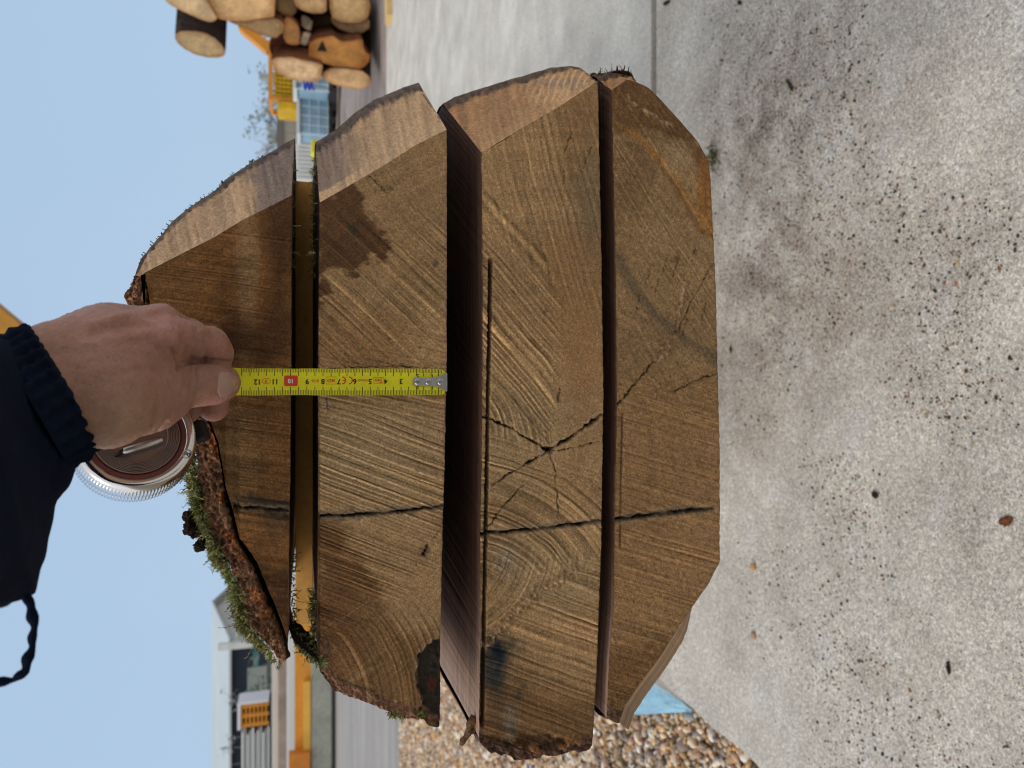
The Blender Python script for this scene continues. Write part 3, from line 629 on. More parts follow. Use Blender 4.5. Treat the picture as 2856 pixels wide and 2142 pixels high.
# torn splinter at the end of slab three and ragged fibre on slab four
mb = MB()
for a, b, r in (((1322, 2000), (1288, 2078), .0030), ((1326, 2006), (1296, 2066), .0022), ((1330, 2010), (1318, 2046), .0022)):
    q = [P(a[0] + (b[0] - a[0]) * t + 3 * math.sin(9 * t + r * 900), a[1] + (b[1] - a[1]) * t, D0 + .012) for t in np.linspace(0, 1, 8)]
    mb.tube(q, [r * (1 - .35 * t) * (1 + .3 * math.sin(t * 23)) for t in np.linspace(0, 1, 8)], 6)
v = np.array(mb.v); sp_o = mesh_obj('splinter', mb.v, mb.f, MAT['bark'], s3[0], np.broadcast_to(arr(.20, .11, .06), v.shape))
def on_f(r):
    t = r.uniform(0, 1); return P(1652 + 110 * t, 210 + 6 * math.sin(t * 7), D0 + .05 - .04 * t), (.8, .1, .15)
ms = strands(1300, on_f, 10, .001, .0032, .6, .0006, [(.09, .05, .02), (.20, .11, .04), (.04, .025, .015)], leaflets=False); mesh_obj('torn_fibre', ms[0], ms[1], MAT['bark'], s4[0], ms[2])
# small thorns of bark on the curved top of slab one
def on_rim(r):
    q = resample([(393, 722), (443, 663), (486, 612), (536, 574), (604, 528), (697, 456), (794, 401)], 200)[r.integers(200)]
    i = r.integers(110); b = s1[2][i]; return b + np.array([0, .002, 0]), (.7, -.1, .7)
ms = strands(70, on_rim, 11, .0008, .0024, .7, .0005, [(.04, .035, .02), (.09, .07, .03), (.06, .08, .02)]); mesh_obj('moss', ms[0], ms[1], MAT['moss'], s1[0], ms[2])

# ------------------------------------------------------------------ battens between the slabs and the trestles below
zb1, zt2 = P(812, 1000, D0)[2], P(888, 1000, D0)[2]; zb2, zt3 = P(1246, 1000, D0)[2], P(1345, 1000, D0)[2]; zb3, zt4 = P(1679, 1000, D0)[2], P(1718, 1000, D0)[2]
xa, xb = P(840, 505, .74)[0], P(840, 1745, .74)[0]
for z0, z1, yy, lab in ((zt2, zb1, .74, 'sawn batten in the gap below the uppermost slab'), (zt3, zb2, 1.25, 'sawn batten in the dark gap above the third slab'), (zt4, zb3, 1.25, 'thin sawn batten in the gap above the lowest slab')):
    b = MB().box(xb, xa, yy, yy + .045, z0 + .0002, z1 - .0002).obj('batten', MAT['batten'], None, False, .0008)
    tag(b, lab, 'batten', 'battens between the slabs')
zlog = P(2007, 1246, D0)[2]
mt = M('trestle_timber', (.30, .2, .1), .8, 0, (20, .2), (120, .15))
for yy, lab in ((2.15, 'wooden trestle carrying the sawn log near its middle'), (3.1, 'wooden trestle carrying the far end of the sawn log')):
    t = empty('trestle', (0, yy, 0)); tag(t, lab, 'trestle', 'trestles under the log')
    MB().box(-.36, .36, yy - .05, yy + .05, zlog - .11, zlog - .002).obj('beam', mt, t, False, .004)
    for sx in (-1, 1):
        for sy in (-1, 1):
            MB().beam((sx * .25, yy + sy * .03, zlog - .08), (sx * .29, yy + sy * .13, .0), .07, .05).obj('leg', mt, t, False, .003)

# ------------------------------------------------------------------ tape measure
tm = empty('tape_measure', tuple(P(385, 1195, .44)))
tag(tm, 'chrome tape measure with its yellow blade pulled across the slabs', 'tape measure')
def bY(px): return np.interp(px, [380, 560, 655, 1246], [.438, .452, .459, .4872])
def TP(px, py, off=0.0):        # point on the blade; the blade is slightly dished
    c = (py - 1065) / 38.0
    return P(px, py, bY(px) - off) + np.array([0, 1, 0]) * (np.asarray(.0012 * (1 - c * c)))[..., None] * 1.0
gx = np.r_[np.linspace(500, 1228, 90), np.linspace(1230, 1243, 8)]; gy = np.linspace(0, 1, 17)
top = 1028.5 + 1.2 * fbm(gx * .02, 0, 0, 61, 2) + np.clip(gx - 1225, 0, 30) ** 2 * .03 + (gx < 760) * (760 - gx) * -.02 - 1.6 * np.exp(-((gx - 1164) / 8) ** 2)
bot = 1102.5 + .8 * fbm(gx * .02, 5, 0, 62, 2) - np.clip(gx - 1228, 0, 30) ** 2 * .05
GY = top[:, None] + (bot - top)[:, None] * gy[None]; GX = np.broadcast_to(gx[:, None], GY.shape)
gt = GM(); gt.grid(TP(GX, GY), (1, 1, 1)); gt.grid(TP(GX, GY, -.0003), (1, 1, 1), True)
blade = gt.obj('blade', MAT['tape'], tm)
cm = {1: 1203, 2: 1162, 3: 1119, 4: 1076, 5: 1033, 6: 990, 7: 946, 8: 901, 9: 856, 10: 810, 11: 765, 12: 720, 13: 674}
cmx = lambda q: np.interp(q, sorted(cm), [cm[k] for k in sorted(cm)]) + (1203 - 1244) * min(0, q - 1) * 1.0 * 1 if q < 1 else np.interp(q, sorted(cm), [cm[k] for k in sorted(cm)])
V, Fq = [], []
def patch(px0, px1, py0, py1, off=.00012):
    n = max(2, int(abs(py1 - py0) / 6) + 1); ys = np.linspace(py0, py1, n); b = len(V)
    for yy in ys: V.append(TP(np.array(px0), np.array(yy), off)); V.append(TP(np.array(px1), np.array(yy), off))
    for k in range(n - 1): Fq.append((b + 2 * k, b + 2 * k + 1, b + 2 * k + 3, b + 2 * k + 2))
for mm in range(3, 134):
    px = float(cmx(mm / 10.0))
    if px > 1236: continue
    tl = 10.5 if mm % 5 else 20.5
    t0 = float(np.interp(px, gx, top)); b0_ = float(np.interp(px, gx, bot)); w = .62 if mm % 5 else .9
    patch(px - w, px + w, t0 + .5, t0 + tl); patch(px - w, px + w, b0_ - (tl + (3 if mm % 5 == 0 else 3.5)), b0_ - .5)
mesh_obj('graduation', np.array(V), Fq, MAT['ink'], blade, None, False)
def text_mesh(s, cx, cy, hpx, off=.00014, wide=1.0, bold=.0):
    cu = bpy.data.curves.new('t', 'FONT'); cu.body = s; cu.size = 1; cu.align_x = 'CENTER'; cu.align_y = 'CENTER'; cu.offset = bold; cu.resolution_u = 3
    ob = bpy.data.objects.new('t', cu); COL.objects.link(ob); dg = bpy.context.evaluated_depsgraph_get()
    me = bpy.data.meshes.new_from_object(ob.evaluated_get(dg)); v = np.array([q.co[:] for q in me.vertices]); f = [tuple(p.vertices) for p in me.polygons]
    bpy.data.objects.remove(ob); bpy.data.curves.remove(cu); bpy.data.meshes.remove(me)
    k = hpx / (.69)                              # cap height of the font
    px = cx - v[:, 0] * k * wide; py = cy + v[:, 1] * k   # read from the other side of the picture: turned half round
    return TP(px, py, off), f
def add_txt(st, *a, **k):
    v, f = text_mesh(*a, **k); o = len(st[0]); st[0].extend(v); st[1].extend([tuple(i + o for i in q) for q in f])
blk, red, wht = ([], []), ([], []), ([], [])
Z = lambda cx, cy: (600 + cx * .3165, 980 + cy * .3165)
for s, cx, cy, h in (('13', 205, 270, 14), ('12', 372, 268, 14), ('11', 527, 265, 14), ('9', 811, 265, 14), ('8', 951, 264, 14), ('7', 1092, 265, 14), ('6', 1232, 264, 14), ('5', 1368, 263, 14), ('4', 1505, 263, 14), ('3', 1640, 263, 14), ('2', 1790, 211, 8), ('2', 1790, 321, 8), ('1', 1918, 213, 8), ('1', 1918, 322, 8)):
    add_txt(blk, s, *Z(cx, cy), h, bold=.025)
for s, cx, cy, h, w in (('0126', 881, 259, 7, 1.0), ('M20', 1022, 256, 9, .9), ('STANLEY.', 1302, 254, 5.2, 1.0), ('5m', 1440, 256, 11, 1.05), ('II', 450, 262, 8, 1.3)):
    add_txt(red, s, *Z(cx, cy), h, wide=w, bold=.02)
add_txt(wht, '10', *Z(666, 260), 11.5, bold=.03, off=.00030)
def strip(st, pl, w, off=.00013, closed=False):
    pl = [np.array(p, float) for p in pl]; n = len(pl); o = len(st[0])
    for i, p in enumerate(pl):
        a = pl[(i - 1) % n] if (closed or i) else p; b = pl[(i + 1) % n] if (closed or i < n - 1) else p
        t = (b - a) / np.linalg.norm(b - a); nn = np.array([-t[1], t[0]]) * w
        for q in (p + nn, p - nn): st[0].append(TP(np.array(q[0]), np.array(q[1]), off))
    for i in range(n if closed else n - 1):
        j = (i + 1) % n; st[1].append((o + 2 * i, o + 2 * i + 1, o + 2 * j + 1, o + 2 * j))
def rect(st, x0, y0, x1, y1, w): strip(st, [Z(x0, y0), Z(x1, y0), Z(x1, y1), Z(x0, y1)], w, closed=True)
rect(red, 978, 225, 1066, 288, .6); rect(red, 1398, 230, 1484, 281, .6)
strip(red, [Z(450 + 37 * math.cos(a), 262 + 24 * math.sin(a)) for a in np.linspace(0, 2 * math.pi, 24, endpoint=False)], .6, closed=True)
arcp = lambda cx, a0, a1, r: [Z(cx + r * math.cos(a), 256 + r * math.sin(a)) for a in np.linspace(a0, a1, 14)]
strip(red, arcp(1180, -math.pi / 2, math.pi / 2, 30), 1.6); strip(red, arcp(1120, -math.pi / 2, math.pi / 2, 30), 1.6); strip(red, [Z(1150, 256), Z(1124, 256)], 1.5)
o = len(red[0]); rr = []
for cx, cy, a0 in ((718, 224, -90), (718, 294, 0), (618, 294, 90), (618, 224, 180)):
    rr += [Z(cx + 10 * math.cos(math.radians(a0 + t)), cy + 10 * math.sin(math.radians(a0 + t))) for t in (0, 30, 60, 90)]
ys = np.linspace(213, 305, 7)
for a in range(6):
    for b in range(8):
        ins = 6 * (1 if (a in (0, 5)) and (b in (0, 7)) else 0)
        x0, x1 = 608 + 120 * b / 8, 608 + 120 * (b + 1) / 8
        q = [(x0 + ins * (b == 0), ys[a]), (x1 - ins * (b == 7), ys[a]), (x1, ys[a + 1]), (x0, ys[a + 1])] if a == 0 else ([(x0, ys[a]), (x1, ys[a]), (x1 - ins * (b == 7), ys[a + 1]), (x0 + ins * (b == 0), ys[a + 1])] if a == 5 else [(x0, ys[a]), (x1, ys[a]), (x1, ys[a + 1]), (x0, ys[a + 1])])
        o = len(red[0]); red[0].extend([TP(*[np.array(c) for c in Z(*p)], .00016) for p in q]); red[1].append((o, o + 1, o + 2, o + 3))
for st, m, nm in ((blk, 'ink', 'numerals'), (red, 'redink', 'red_lettering'), (wht, 'white', 'white_numeral')):
    mesh_obj(nm, np.array(st[0]), st[1], MAT[m], blade, None, False)
# steel end hook with three rivets
pl = [(1152, 1056), (1158, 1053), (1212, 1053), (1226, 1049), (1244, 1041), (1247.5, 1041), (1247.5, 1092), (1243, 1091), (1226, 1081), (1212, 1077), (1158, 1077), (1152, 1074)]
bt = [TP(np.array(float(a)), np.array(float(b)), .0004) for a, b in pl]; tp = [TP(np.array(float(a)), np.array(float(b)), .0012) for a, b in pl]
mb = MB(); mb.hexa(bt, tp); e = [TP(np.array(1245.), np.array(1041.), .0012), TP(np.array(1248.), np.array(1041.), .0012), TP(np.array(1248.), np.array(1092.), .0012), TP(np.array(1245.), np.array(1092.), .0012)]
mb.hexa([p + np.array([0, .006, 0]) for p in e], e)
hook = mb.obj('hook', MAT['steel'], blade, False, .0002)
for px in (1166, 1197, 1230):
    c = TP(np.array(float(px)), np.array(1065.), .0012); mb = MB(); n_ = 14
    prof = [(.0022, 0), (.0022, .0006), (.0019, .0009), (.0013, .0010), (.0011, .0004), (.0, .0003)]
    for (r0, h0), (r1, h1) in zip(prof[:-1], prof[1:]):
        a = [c + np.array([r0 * math.cos(t), -h0, r0 * math.sin(t)]) for t in np.linspace(0, 2 * math.pi, n_, endpoint=False)]
        b = [c + np.array([r1 * math.cos(t), -h1, r1 * math.sin(t)]) for t in np.linspace(0, 2 * math.pi, n_, endpoint=False)]
        mb.add(a + b, [(i, (i + 1) % n_, n_ + (i + 1) % n_, n_ + i) for i in range(n_)])
    mb.obj('rivet', MAT['steel'], blade, True)
# the case: a round body, its axis tilted
cc_ = P(383, 1213, .432); vd = ray(385, 1195); vd /= np.linalg.norm(vd)
nx = -vd + .38 * RT + .10 * DN; nx /= np.linalg.norm(nx)
e1 = DN - nx * (DN @ nx); e1 /= np.linalg.norm(e1); e2 = np.cross(nx, e1)
R = .0308
def lathe(prof, n=96, mod=None):
    th = np.linspace(0, 2 * np.pi, n + 1); out = []
    for r, h, mm in prof:
        rr_ = r * np.ones_like(th) + (0 if not mm else mm * (np.cos(th * 110) > 0))
        out.append(cc_ + nx * h + (np.cos(th) * rr_)[:, None] * e1 + (np.sin(th) * rr_)[:, None] * e2)
    return np.array(out)
def lobj(name, prof, mat, par, n=96):
    g = GM(); g.grid(lathe(prof, n), (1, 1, 1), False); return g.obj(name, mat, par)
body = lobj('case', [(0, -.030, 0), (R * .85, -.030, 0), (R * .97, -.027, 0), (R, -.024, 0), (R, -.0235, .0005), (R, -.0165, .0005), (R * 1.002, -.016, 0), (R * 1.002, -.015, 0), (R, -.0145, .0005), (R, -.0065, .0005), (R, -.006, 0), (R * .985, -.003, 0), (R * .95, -.0008, 0), (R * .90, 0, 0), (R * .84, -.0002, 0), (R * .80, -.0006, 0), (R * .795, -.002, 0)], MAT['chrome'], tm, 660)
lobj('red_band', [(R * .80, -.001, 0), (R * .74, -.0012, 0), (R * .70, -.0013, 0), (R * .775, -.0013, 0)], MAT['redplastic'], body)
pr = [(R * .70, -.0013, 0)]
for k in range(8):
    r = .69 - k * .026; pr += [(R * r, -.0004, 0), (R * (r - .010), -.0004, 0), (R * (r - .014), -.0013, 0), (R * (r - .024), -.0013, 0)]
pr += [(R * .47, -.0014, 0), (0, -.0016, 0)]
lobj('ribbed_face', pr, MAT['lens'], body)
def FP(px, py, h=0.0): return PPL(px, py, cc_, nx) + nx * h
mb = MB(); mb.tube([FP(342, 1264, .0012), FP(346, 1262, .0022), FP(400, 1246, .0022), FP(448, 1230, .0022), FP(452, 1228, .0012)], [.0012, .0021, .0022, .0021, .0012], 12); mb.obj('clip', MAT['steel'], tm, True)
mb = MB(); mb.tube([FP(334, 1262, .001), FP(338, 1266, .001)], .0032, 12); mb.obj('clip_socket', MAT['black'], tm, True)
sc = FP(522, 1266, -.0005); prs = [(.0026, .0004), (.0026, .0012), (.0022, .0013), (.0019, .0003), (.0008, .0001), (0, -.0006)]
g = GM(); th = np.linspace(0, 2 * np.pi, 25); g.grid(np.array([sc + nx * h + (np.cos(th) * r)[:, None] * e1 + (np.sin(th) * r)[:, None] * e2 for r, h in prs]), (1, 1, 1)); g.obj('screw', MAT['steel'], body)
mb = MB()
for a in (0.3, 0.3 + math.pi / 2):
    d = (math.cos(a) * e1 + math.sin(a) * e2) * .0012; mb.beam(tuple(sc + nx * .0006 - d), tuple(sc + nx * .0006 + d), .0005, .0004, tuple(nx))
mb.obj('screw_slot', MAT['black'], body)
mb = MB(); mouth = FP(540, 1195, -.012); mb.beam(tuple(mouth), tuple(mouth + DN * .009 + RT * .004), .012, .008, tuple(nx)); mb.obj('blade_lock', MAT['black'], tm, False, .0015)

# ------------------------------------------------------------------ the hand and the sleeve
def cone_sdf(X, a, b, ra, rb):
    ba = b - a; l2 = ba @ ba; t = np.clip(((X - a) @ ba) / l2, 0, 1)
    d = np.linalg.norm(X - (a + t[..., None] * ba), axis=-1); return d - (ra + (rb - ra) * t)
def smin(a, b, k):
    h = np.clip(.5 + .5 * (b - a) / k, 0, 1); return b + (a - b) * h - k * h * (1 - h)
def N_(px, py, Y, r): return (P(px, py, Y), r * mpp(px, Y))
def chain(*n): return [(a[0], b[0], a[1], b[1]) for a, b in zip(n[:-1], n[1:])]
W1, W2, W3 = N_(70, 1000, .375, 74), N_(80, 1075, .37, 78), N_(130, 1130, .372, 84)
palm = chain(N_(-20, 1075, .35, 78), N_(130, 1003, .376, 64), N_(300, 950, .392, 66), N_(468, 946, .405, 52)) + \
       chain(N_(160, 968, .386, 58), N_(300, 925, .41, 58), N_(452, 893, .424, 45)) + \
       chain(N_(180, 955, .405, 50), N_(300, 930, .430, 56), N_(418, 905, .446, 42)) + \
       chain(N_(-20, 1100, .345, 86), N_(130, 1120, .372, 86), N_(300, 1115, .376, 80), N_(420, 1085, .402, 68)) + \
       chain(N_(200, 1140, .376, 80), N_(300, 1150, .378, 70), N_(415, 1125, .402, 61), N_(470, 1098, .412, 62)) + \
       chain(N_(290, 1040, .380, 88), N_(410, 1015, .404, 56))
thumb = chain(N_(430, 1076, .406, 66), N_(505, 1074, .416, 58), N_(545, 1072, .422, 57), N_(590, 1070, .430, 54), N_(620, 1067, .442, 50))
index = chain(N_(470, 946, .406, 50), N_(520, 948, .414, 47), N_(585, 962, .430, 46), N_(600, 985, .438, 44), N_(604, 1040, .462, 38), N_(600, 1085, .472, 40), N_(596, 1136, .473, 40))
middle = chain(N_(450, 895, .424, 44), N_(530, 935, .450, 40), N_(560, 990, .468, 38), N_(545, 1080, .472, 35), N_(520, 1150, .468, 34))
ringf = chain(N_(418, 905, .446, 40), N_(490, 945, .470, 36), N_(500, 1020, .478, 34), N_(470, 1110, .478, 33), N_(430, 1170, .474, 31))
pinky = chain(N_(380, 920, .452, 36), N_(430, 960, .474, 31), N_(436, 1030, .480, 29), N_(400, 1110, .480, 27), N_(372, 1150, .476, 26))
def hand_sdf(X):
    d = None
    for q in palm:
        e = cone_sdf(X, *q); d = e if d is None else smin(d, e, .014)
    # knuckles, tendons and the web of the thumb
    for c, r, k in ((N_(470, 946, .392, 30), 1, .012), (N_(452, 880, .412, 26), 1, .01)):
        d = smin(d, np.linalg.norm(X - c[0], axis=-1) - c[1], k)
    tip_ = sstep(-.02, .02, (X - P(505, 1010, .41)) @ DN)
    for fch, kk in ((index, .0048), (middle, .003), (ringf, .005), (pinky, .005), (thumb, .0075 + (.0006 - .0075) * tip_)):
        e = None
        for q in fch:
            z = cone_sdf(X, *q); e = z if e is None else smin(e, z, .005)
        d = smin(d, e, kk)
    for a, b, w in ((N_(150, 960, .335, 6), N_(450, 940, .375, 6), .004), (N_(150, 935, .35, 5), N_(430, 885, .395, 5), .004)):
        pass
    u = X[..., 0]; v_ = X[..., 1]; w_ = X[..., 2]
    d = d + .0006 * fbm(u * 60, v_ * 60, w_ * 60, 501, 3)
    return d
def crease(X, pl, wd, dp):
    best = None
    for a, b in zip(pl[:-1], pl[1:]):
        ba = b - a; t = np.clip(((X - a) @ ba) / (ba @ ba), 0, 1); e = np.linalg.norm(X - (a + t[..., None] * ba), axis=-1); best = e if best is None else np.minimum(best, e)
    return dp * np.exp(-(best / wd) ** 2)
def nets(f, lo, hi, h):         # surface nets
    n = np.ceil((np.array(hi) - lo) / h).astype(int) + 1
    ax = [lo[i] + h * np.arange(n[i]) for i in range(3)]; X = np.stack(np.meshgrid(*ax, indexing='ij'), -1)
    D = np.concatenate([f(X[i:i + 16]) for i in range(0, n[0], 16)], 0); S_ = D < 0
    cs = [(i, j, k) for i in (0, 1) for j in (0, 1) for k in (0, 1)]
    cut = lambda A, c: A[c[0]:n[0] - 1 + c[0], c[1]:n[1] - 1 + c[1], c[2]:n[2] - 1 + c[2]]
    cnt = sum(cut(S_, c).astype(int) for c in cs); act = (cnt > 0) & (cnt < 8)
    idx = -np.ones(act.shape, int); idx[act] = np.arange(act.sum())
    acc = np.zeros((act.sum(), 3)); w = np.zeros(act.sum())
    for a in cs:
        for ax_ in range(3):
            if a[ax_]: continue
            b = list(a); b[ax_] = 1; da, db = cut(D, a)[act], cut(D, b)[act]; m = (da < 0) != (db < 0)
            t = da / np.where(m, da - db, 1); p = np.tile(np.array(a, float), (len(da), 1)); p[:, ax_] = t
            acc[m] += p[m]; w[m] += 1
    V = (acc / w[:, None] + np.argwhere(act)) * h + lo
    Fs = []
    for ax_ in range(3):
        o1, o2 = [(1, 2), (2, 0), (0, 1)][ax_]
        A = np.take(S_, range(n[ax_] - 1), ax_); B = np.take(S_, range(1, n[ax_]), ax_); ch = np.argwhere(A != B)
        ok = (ch[:, o1] > 0) & (ch[:, o2] > 0) & (ch[:, o1] < n[o1] - 1) & (ch[:, o2] < n[o2] - 1); ch = ch[ok]
        q = []
        for d1, d2 in ((1, 1), (0, 1), (0, 0), (1, 0)):
            z = ch.copy(); z[:, o1] -= d1; z[:, o2] -= d2; q.append(idx[z[:, 0], z[:, 1], z[:, 2]])
        q = np.stack(q, 1); ins = A[ch[:, 0], ch[:, 1], ch[:, 2]]; q[~ins] = q[~ins][:, ::-1]; Fs.append(q)
    return V, np.concatenate(Fs)
allp = np.array([q[0] for q in palm + thumb + index + middle + ringf + pinky] + [q[1] for q in palm + thumb + index])
lo, hi = allp.min(0) - .024, allp.max(0) + .024
lip = [P(492, 1022, .395), P(520, 1010, .40), P(545, 1004, .405)]
cz = [([P(530, 1035, .40), P(537, 1065, .398), P(533, 1105, .402)], .0011, .0006), ([P(546, 1030, .41), P(553, 1065, .405), P(549, 1108, .41)], .0010, .0006), ([P(515, 1030, .395), P(518, 1070, .39), P(512, 1110, .395)], .0012, .0005),
      ([P(540, 925, .39), P(545, 960, .385), P(528, 1000, .39)], .0016, .0010), ([P(572, 940, .40), P(575, 975, .40), P(565, 1010, .41)], .0014, .0008), ([P(505, 950, .385), P(515, 985, .388), P(500, 1020, .39)], .0020, .0012)]
V, Fh = nets(hand_sdf, lo, hi, .00115)
# shallow creases pressed in from the side the viewer sees
G = 4e-4
grad = np.stack([hand_sdf(V + d) - hand_sdf(V - d) for d in np.eye(3) * G], 1); grad /= np.linalg.norm(grad, axis=1)[:, None] + 1e-9
def to_px(X):
    r = X - EYE; z = r @ FW; return CX + F * (r @ DN) / z, CY - F * (r @ RT) / z
hx, hy = to_px(V); face_ = (grad @ np.array([0, -1, .2])) > -.1
dsp = np.zeros(len(V))
for pl, wd, dp in (([(528, 1028), (536, 1065), (530, 1106)], 4.5, .00055), ([(545, 1024), (552, 1066), (546, 1110)], 4, .0005), ([(512, 1028), (516, 1068), (509, 1110)], 6, .0004), ([(545, 920), (549, 955), (536, 1000)], 7, .0009), ([(572, 935), (578, 972), (570, 1005)], 6, .0006), ([(512, 938), (522, 975), (508, 1015)], 9, .0010),
                   ([(496, 1030), (503, 1022), (512, 1015), (540, 1008), (600, 1006), (642, 1010)], 4, .0013), ([(478, 975), (492, 1000), (499, 1024)], 5, .0010), ([(300, 1050), (380, 1030), (450, 1035)], 9, .0003), ([(250, 960), (330, 945), (420, 930)], 14, -.0006), ([(250, 905), (340, 880), (430, 868)], 10, -.0006), ([(255, 930), (330, 910), (430, 905)], 12, .0006), ([(465, 1178), (452, 1190), (440, 1205)], 5, .0006)):
    d, _ = dseg(hx, hy, pl); dsp += dp * np.exp(-(d / wd) ** 2)
fine = .00016 * noise((hx + .35 * hy) / 3.2, (hy - .35 * hx) / 9, 0, 511) + .00012 * noise(hx / 2.5, hy / 2.5, 0, 512)
V = V - grad * ((1.7 * dsp + 1.6 * fine) * face_)[:, None]
base = arr(.39, .208, .150); 
hc = base * (1 + .10 * fbm(V[:, 0] * 45, V[:, 1] * 45, V[:, 2] * 45, 521, 3))[:, None]
redz = np.exp(-((hx - 470) ** 2 + (hy - 900) ** 2) / 75 ** 2) * .55 + np.exp(-((hx - 620) ** 2 + (hy - 975) ** 2) / 35 ** 2) * .6 + np.exp(-((hx - 600) ** 2 + (hy - 1150) ** 2) / 45 ** 2) * .8 + np.exp(-((hx - 300) ** 2 + (hy - 930) ** 2) / 120 ** 2) * .25
hc = lerp(hc, arr(.46, .205, .17), np.clip(redz, 0, 1)); hc = lerp(hc, arr(.47, .31, .20), .5 * np.exp(-((hx - 330) ** 2 + (hy - 1190) ** 2) / 110 ** 2))
hc = lerp(hc, arr(.20, .07, .05), .85 * np.exp(-((hx - 421) ** 2 + (hy - 1187) ** 2) / 4.5 ** 2) * face_)
person = empty('person', tuple(P(120, 1080, .38))); tag(person, 'person reaching in with a bare hand from a dark navy sleeve, pinching the tape', 'person')
hand = mesh_obj('hand', V, Fh, MAT['skin'], person, hc)
# thumb nail laid on the surface
nu_, nv_ = 26, 22; NX = np.zeros((nv_, nu_)); NY = NX.copy()
for i, b in enumerate(np.linspace(-1, 1, nv_)):
    w0 = 611 + 9 * (1 - b * b) * -1 + 9; w1 = 611 + 56 * math.sqrt(max(0, 1 - abs(b) ** 2.6)); cy_ = 1073 + b * 36
    for j, a in enumerate(np.linspace(0, 1, nu_)): NX[i, j] = w0 - 6 + (max(w1, w0) - w0 + 4) * a; NY[i, j] = cy_ - 3 * a + (b < 0) * 0
rr_ = ray(NX, NY); rr_ /= np.linalg.norm(rr_, axis=-1)[..., None]; t = np.full(NX.shape, .33)
for _ in range(90): t = t + np.clip(hand_sdf(EYE + rr_ * t[..., None]), -.004, .004) * .8
NP = EYE + rr_ * t[..., None]
edge = np.ones(NX.shape); edge[[0, -1]] = -.6; edge[:, [0, -1]] = -.6
okm = np.abs(hand_sdf(NP)) < .0015; NP = NP - rr_ * (np.where(okm, .0005, -.004) * edge)[..., None]
g = GM(); g.grid(NP, (1, 1, 1)); g.obj('thumb_nail', MAT['nail'], hand)

# sleeve: rings from the cuff to the elbow and on to the shoulder behind the camera
def rings(spec, n, ruffle, seed):
    out = []; th = np.linspace(0, 2 * np.pi, n + 1)
    for i, (px, py, Y, hw, ang, fl) in enumerate(spec):
        c = P(px, py, Y); r = hw * mpp(px, Y); a = math.radians(ang)
        d1 = DN * math.cos(a) - RT * math.sin(a); d2 = ray(px, py); d2 = d2 / np.linalg.norm(d2); d1 = d1 - d2 * (d1 @ d2); d1 /= np.linalg.norm(d1)
        rf = 1 + ruffle[i] * (np.sin(th * 31 + 1.6 * np.sin(th * 3)) * .55 + .35 * noise(np.cos(th) * 9 + i * .25, np.sin(th) * 9, i * .15, seed)) + .05 * fbm(np.cos(th) * 1.5 + i * .18, np.sin(th) * 1.5, i * .12, seed + 1, 3)
        out.append(c + (np.cos(th) * rf * r)[:, None] * d1 + (np.sin(th) * rf * r * fl)[:, None] * d2)
    return np.array(out)
def densify(spec, k):
    s = np.array(spec, float); t = np.linspace(0, len(s) - 1, k); return [tuple(np.interp(q, np.arange(len(s)), s[:, j]) for j in range(s.shape[1])) for q in t]
cu = [(188, 1068, .383, 158, 58, 1.0), (180, 1074, .382, 186, 58, 1.05), (155, 1090, .378, 194, 58, 1.05), (118, 1112, .370, 197, 59, 1.05), (92, 1132, .362, 198, 60, 1.05)]
cu = densify(cu, 22)
g = GM(); rufs = [.075 + .03 * math.sin(i * 1.1) for i in range(22)]; RG = rings(cu, 240, rufs, 601); g.grid(RG, (1, 1, 1)); g.obj('sleeve_cuff', MAT['navy'], person)
sl_ = [(118, 1130, .368, 190, 61, .9), (88, 1163, .358, 232, 74, .92), (52, 1215, .345, 300, 76, .92), (12, 1288, .325, 368, 77, .95), (-90, 1350, .290, 400, 78, .95), (-250, 1450, .25, 420, 76, 1), (-480, 1640, .20, 430, 70, 1), (-700, 1950, .10, 480, 60, 1)]
sl_ = densify(sl_, 60)
g = GM(); RS = rings(sl_, 160, [.006] * 60, 611)
fold = .010 * fbm(RS[..., 0] * 13, RS[..., 1] * 14, RS[..., 2] * 30, 612, 3); cen = RS.mean(1, keepdims=True); dv = RS - cen; RS = RS + dv / np.linalg.norm(dv, axis=-1, keepdims=True) * fold[..., None]
g.grid(RS, (1, 1, 1)); slv = g.obj('jacket_sleeve', MAT['navy'], person)
# loop of dark elastic hanging off the jacket
lp = [(-40, 1640, .31), (30, 1640, .31), (72, 1660, .31), (92, 1710, .31), (94, 1770, .31), (82, 1830, .31), (66, 1876, .31), (40, 1896, .31), (0, 1902, .31), (-60, 1912, .31)]
lpr = resample([(a, b) for a, b, _ in lp], 60); 
mb = MB(); mb.tube([P(a + 3 * math.sin(i * .8), b, .31) for i, (a, b) in enumerate(lpr)], [(11.5 + 2.5 * math.sin(i * .9) + 2 * math.sin(i * .37)) * mpp(60, .31) for i in range(60)], 10); mb.obj('drawcord_loop', MAT['navy'], person, True)

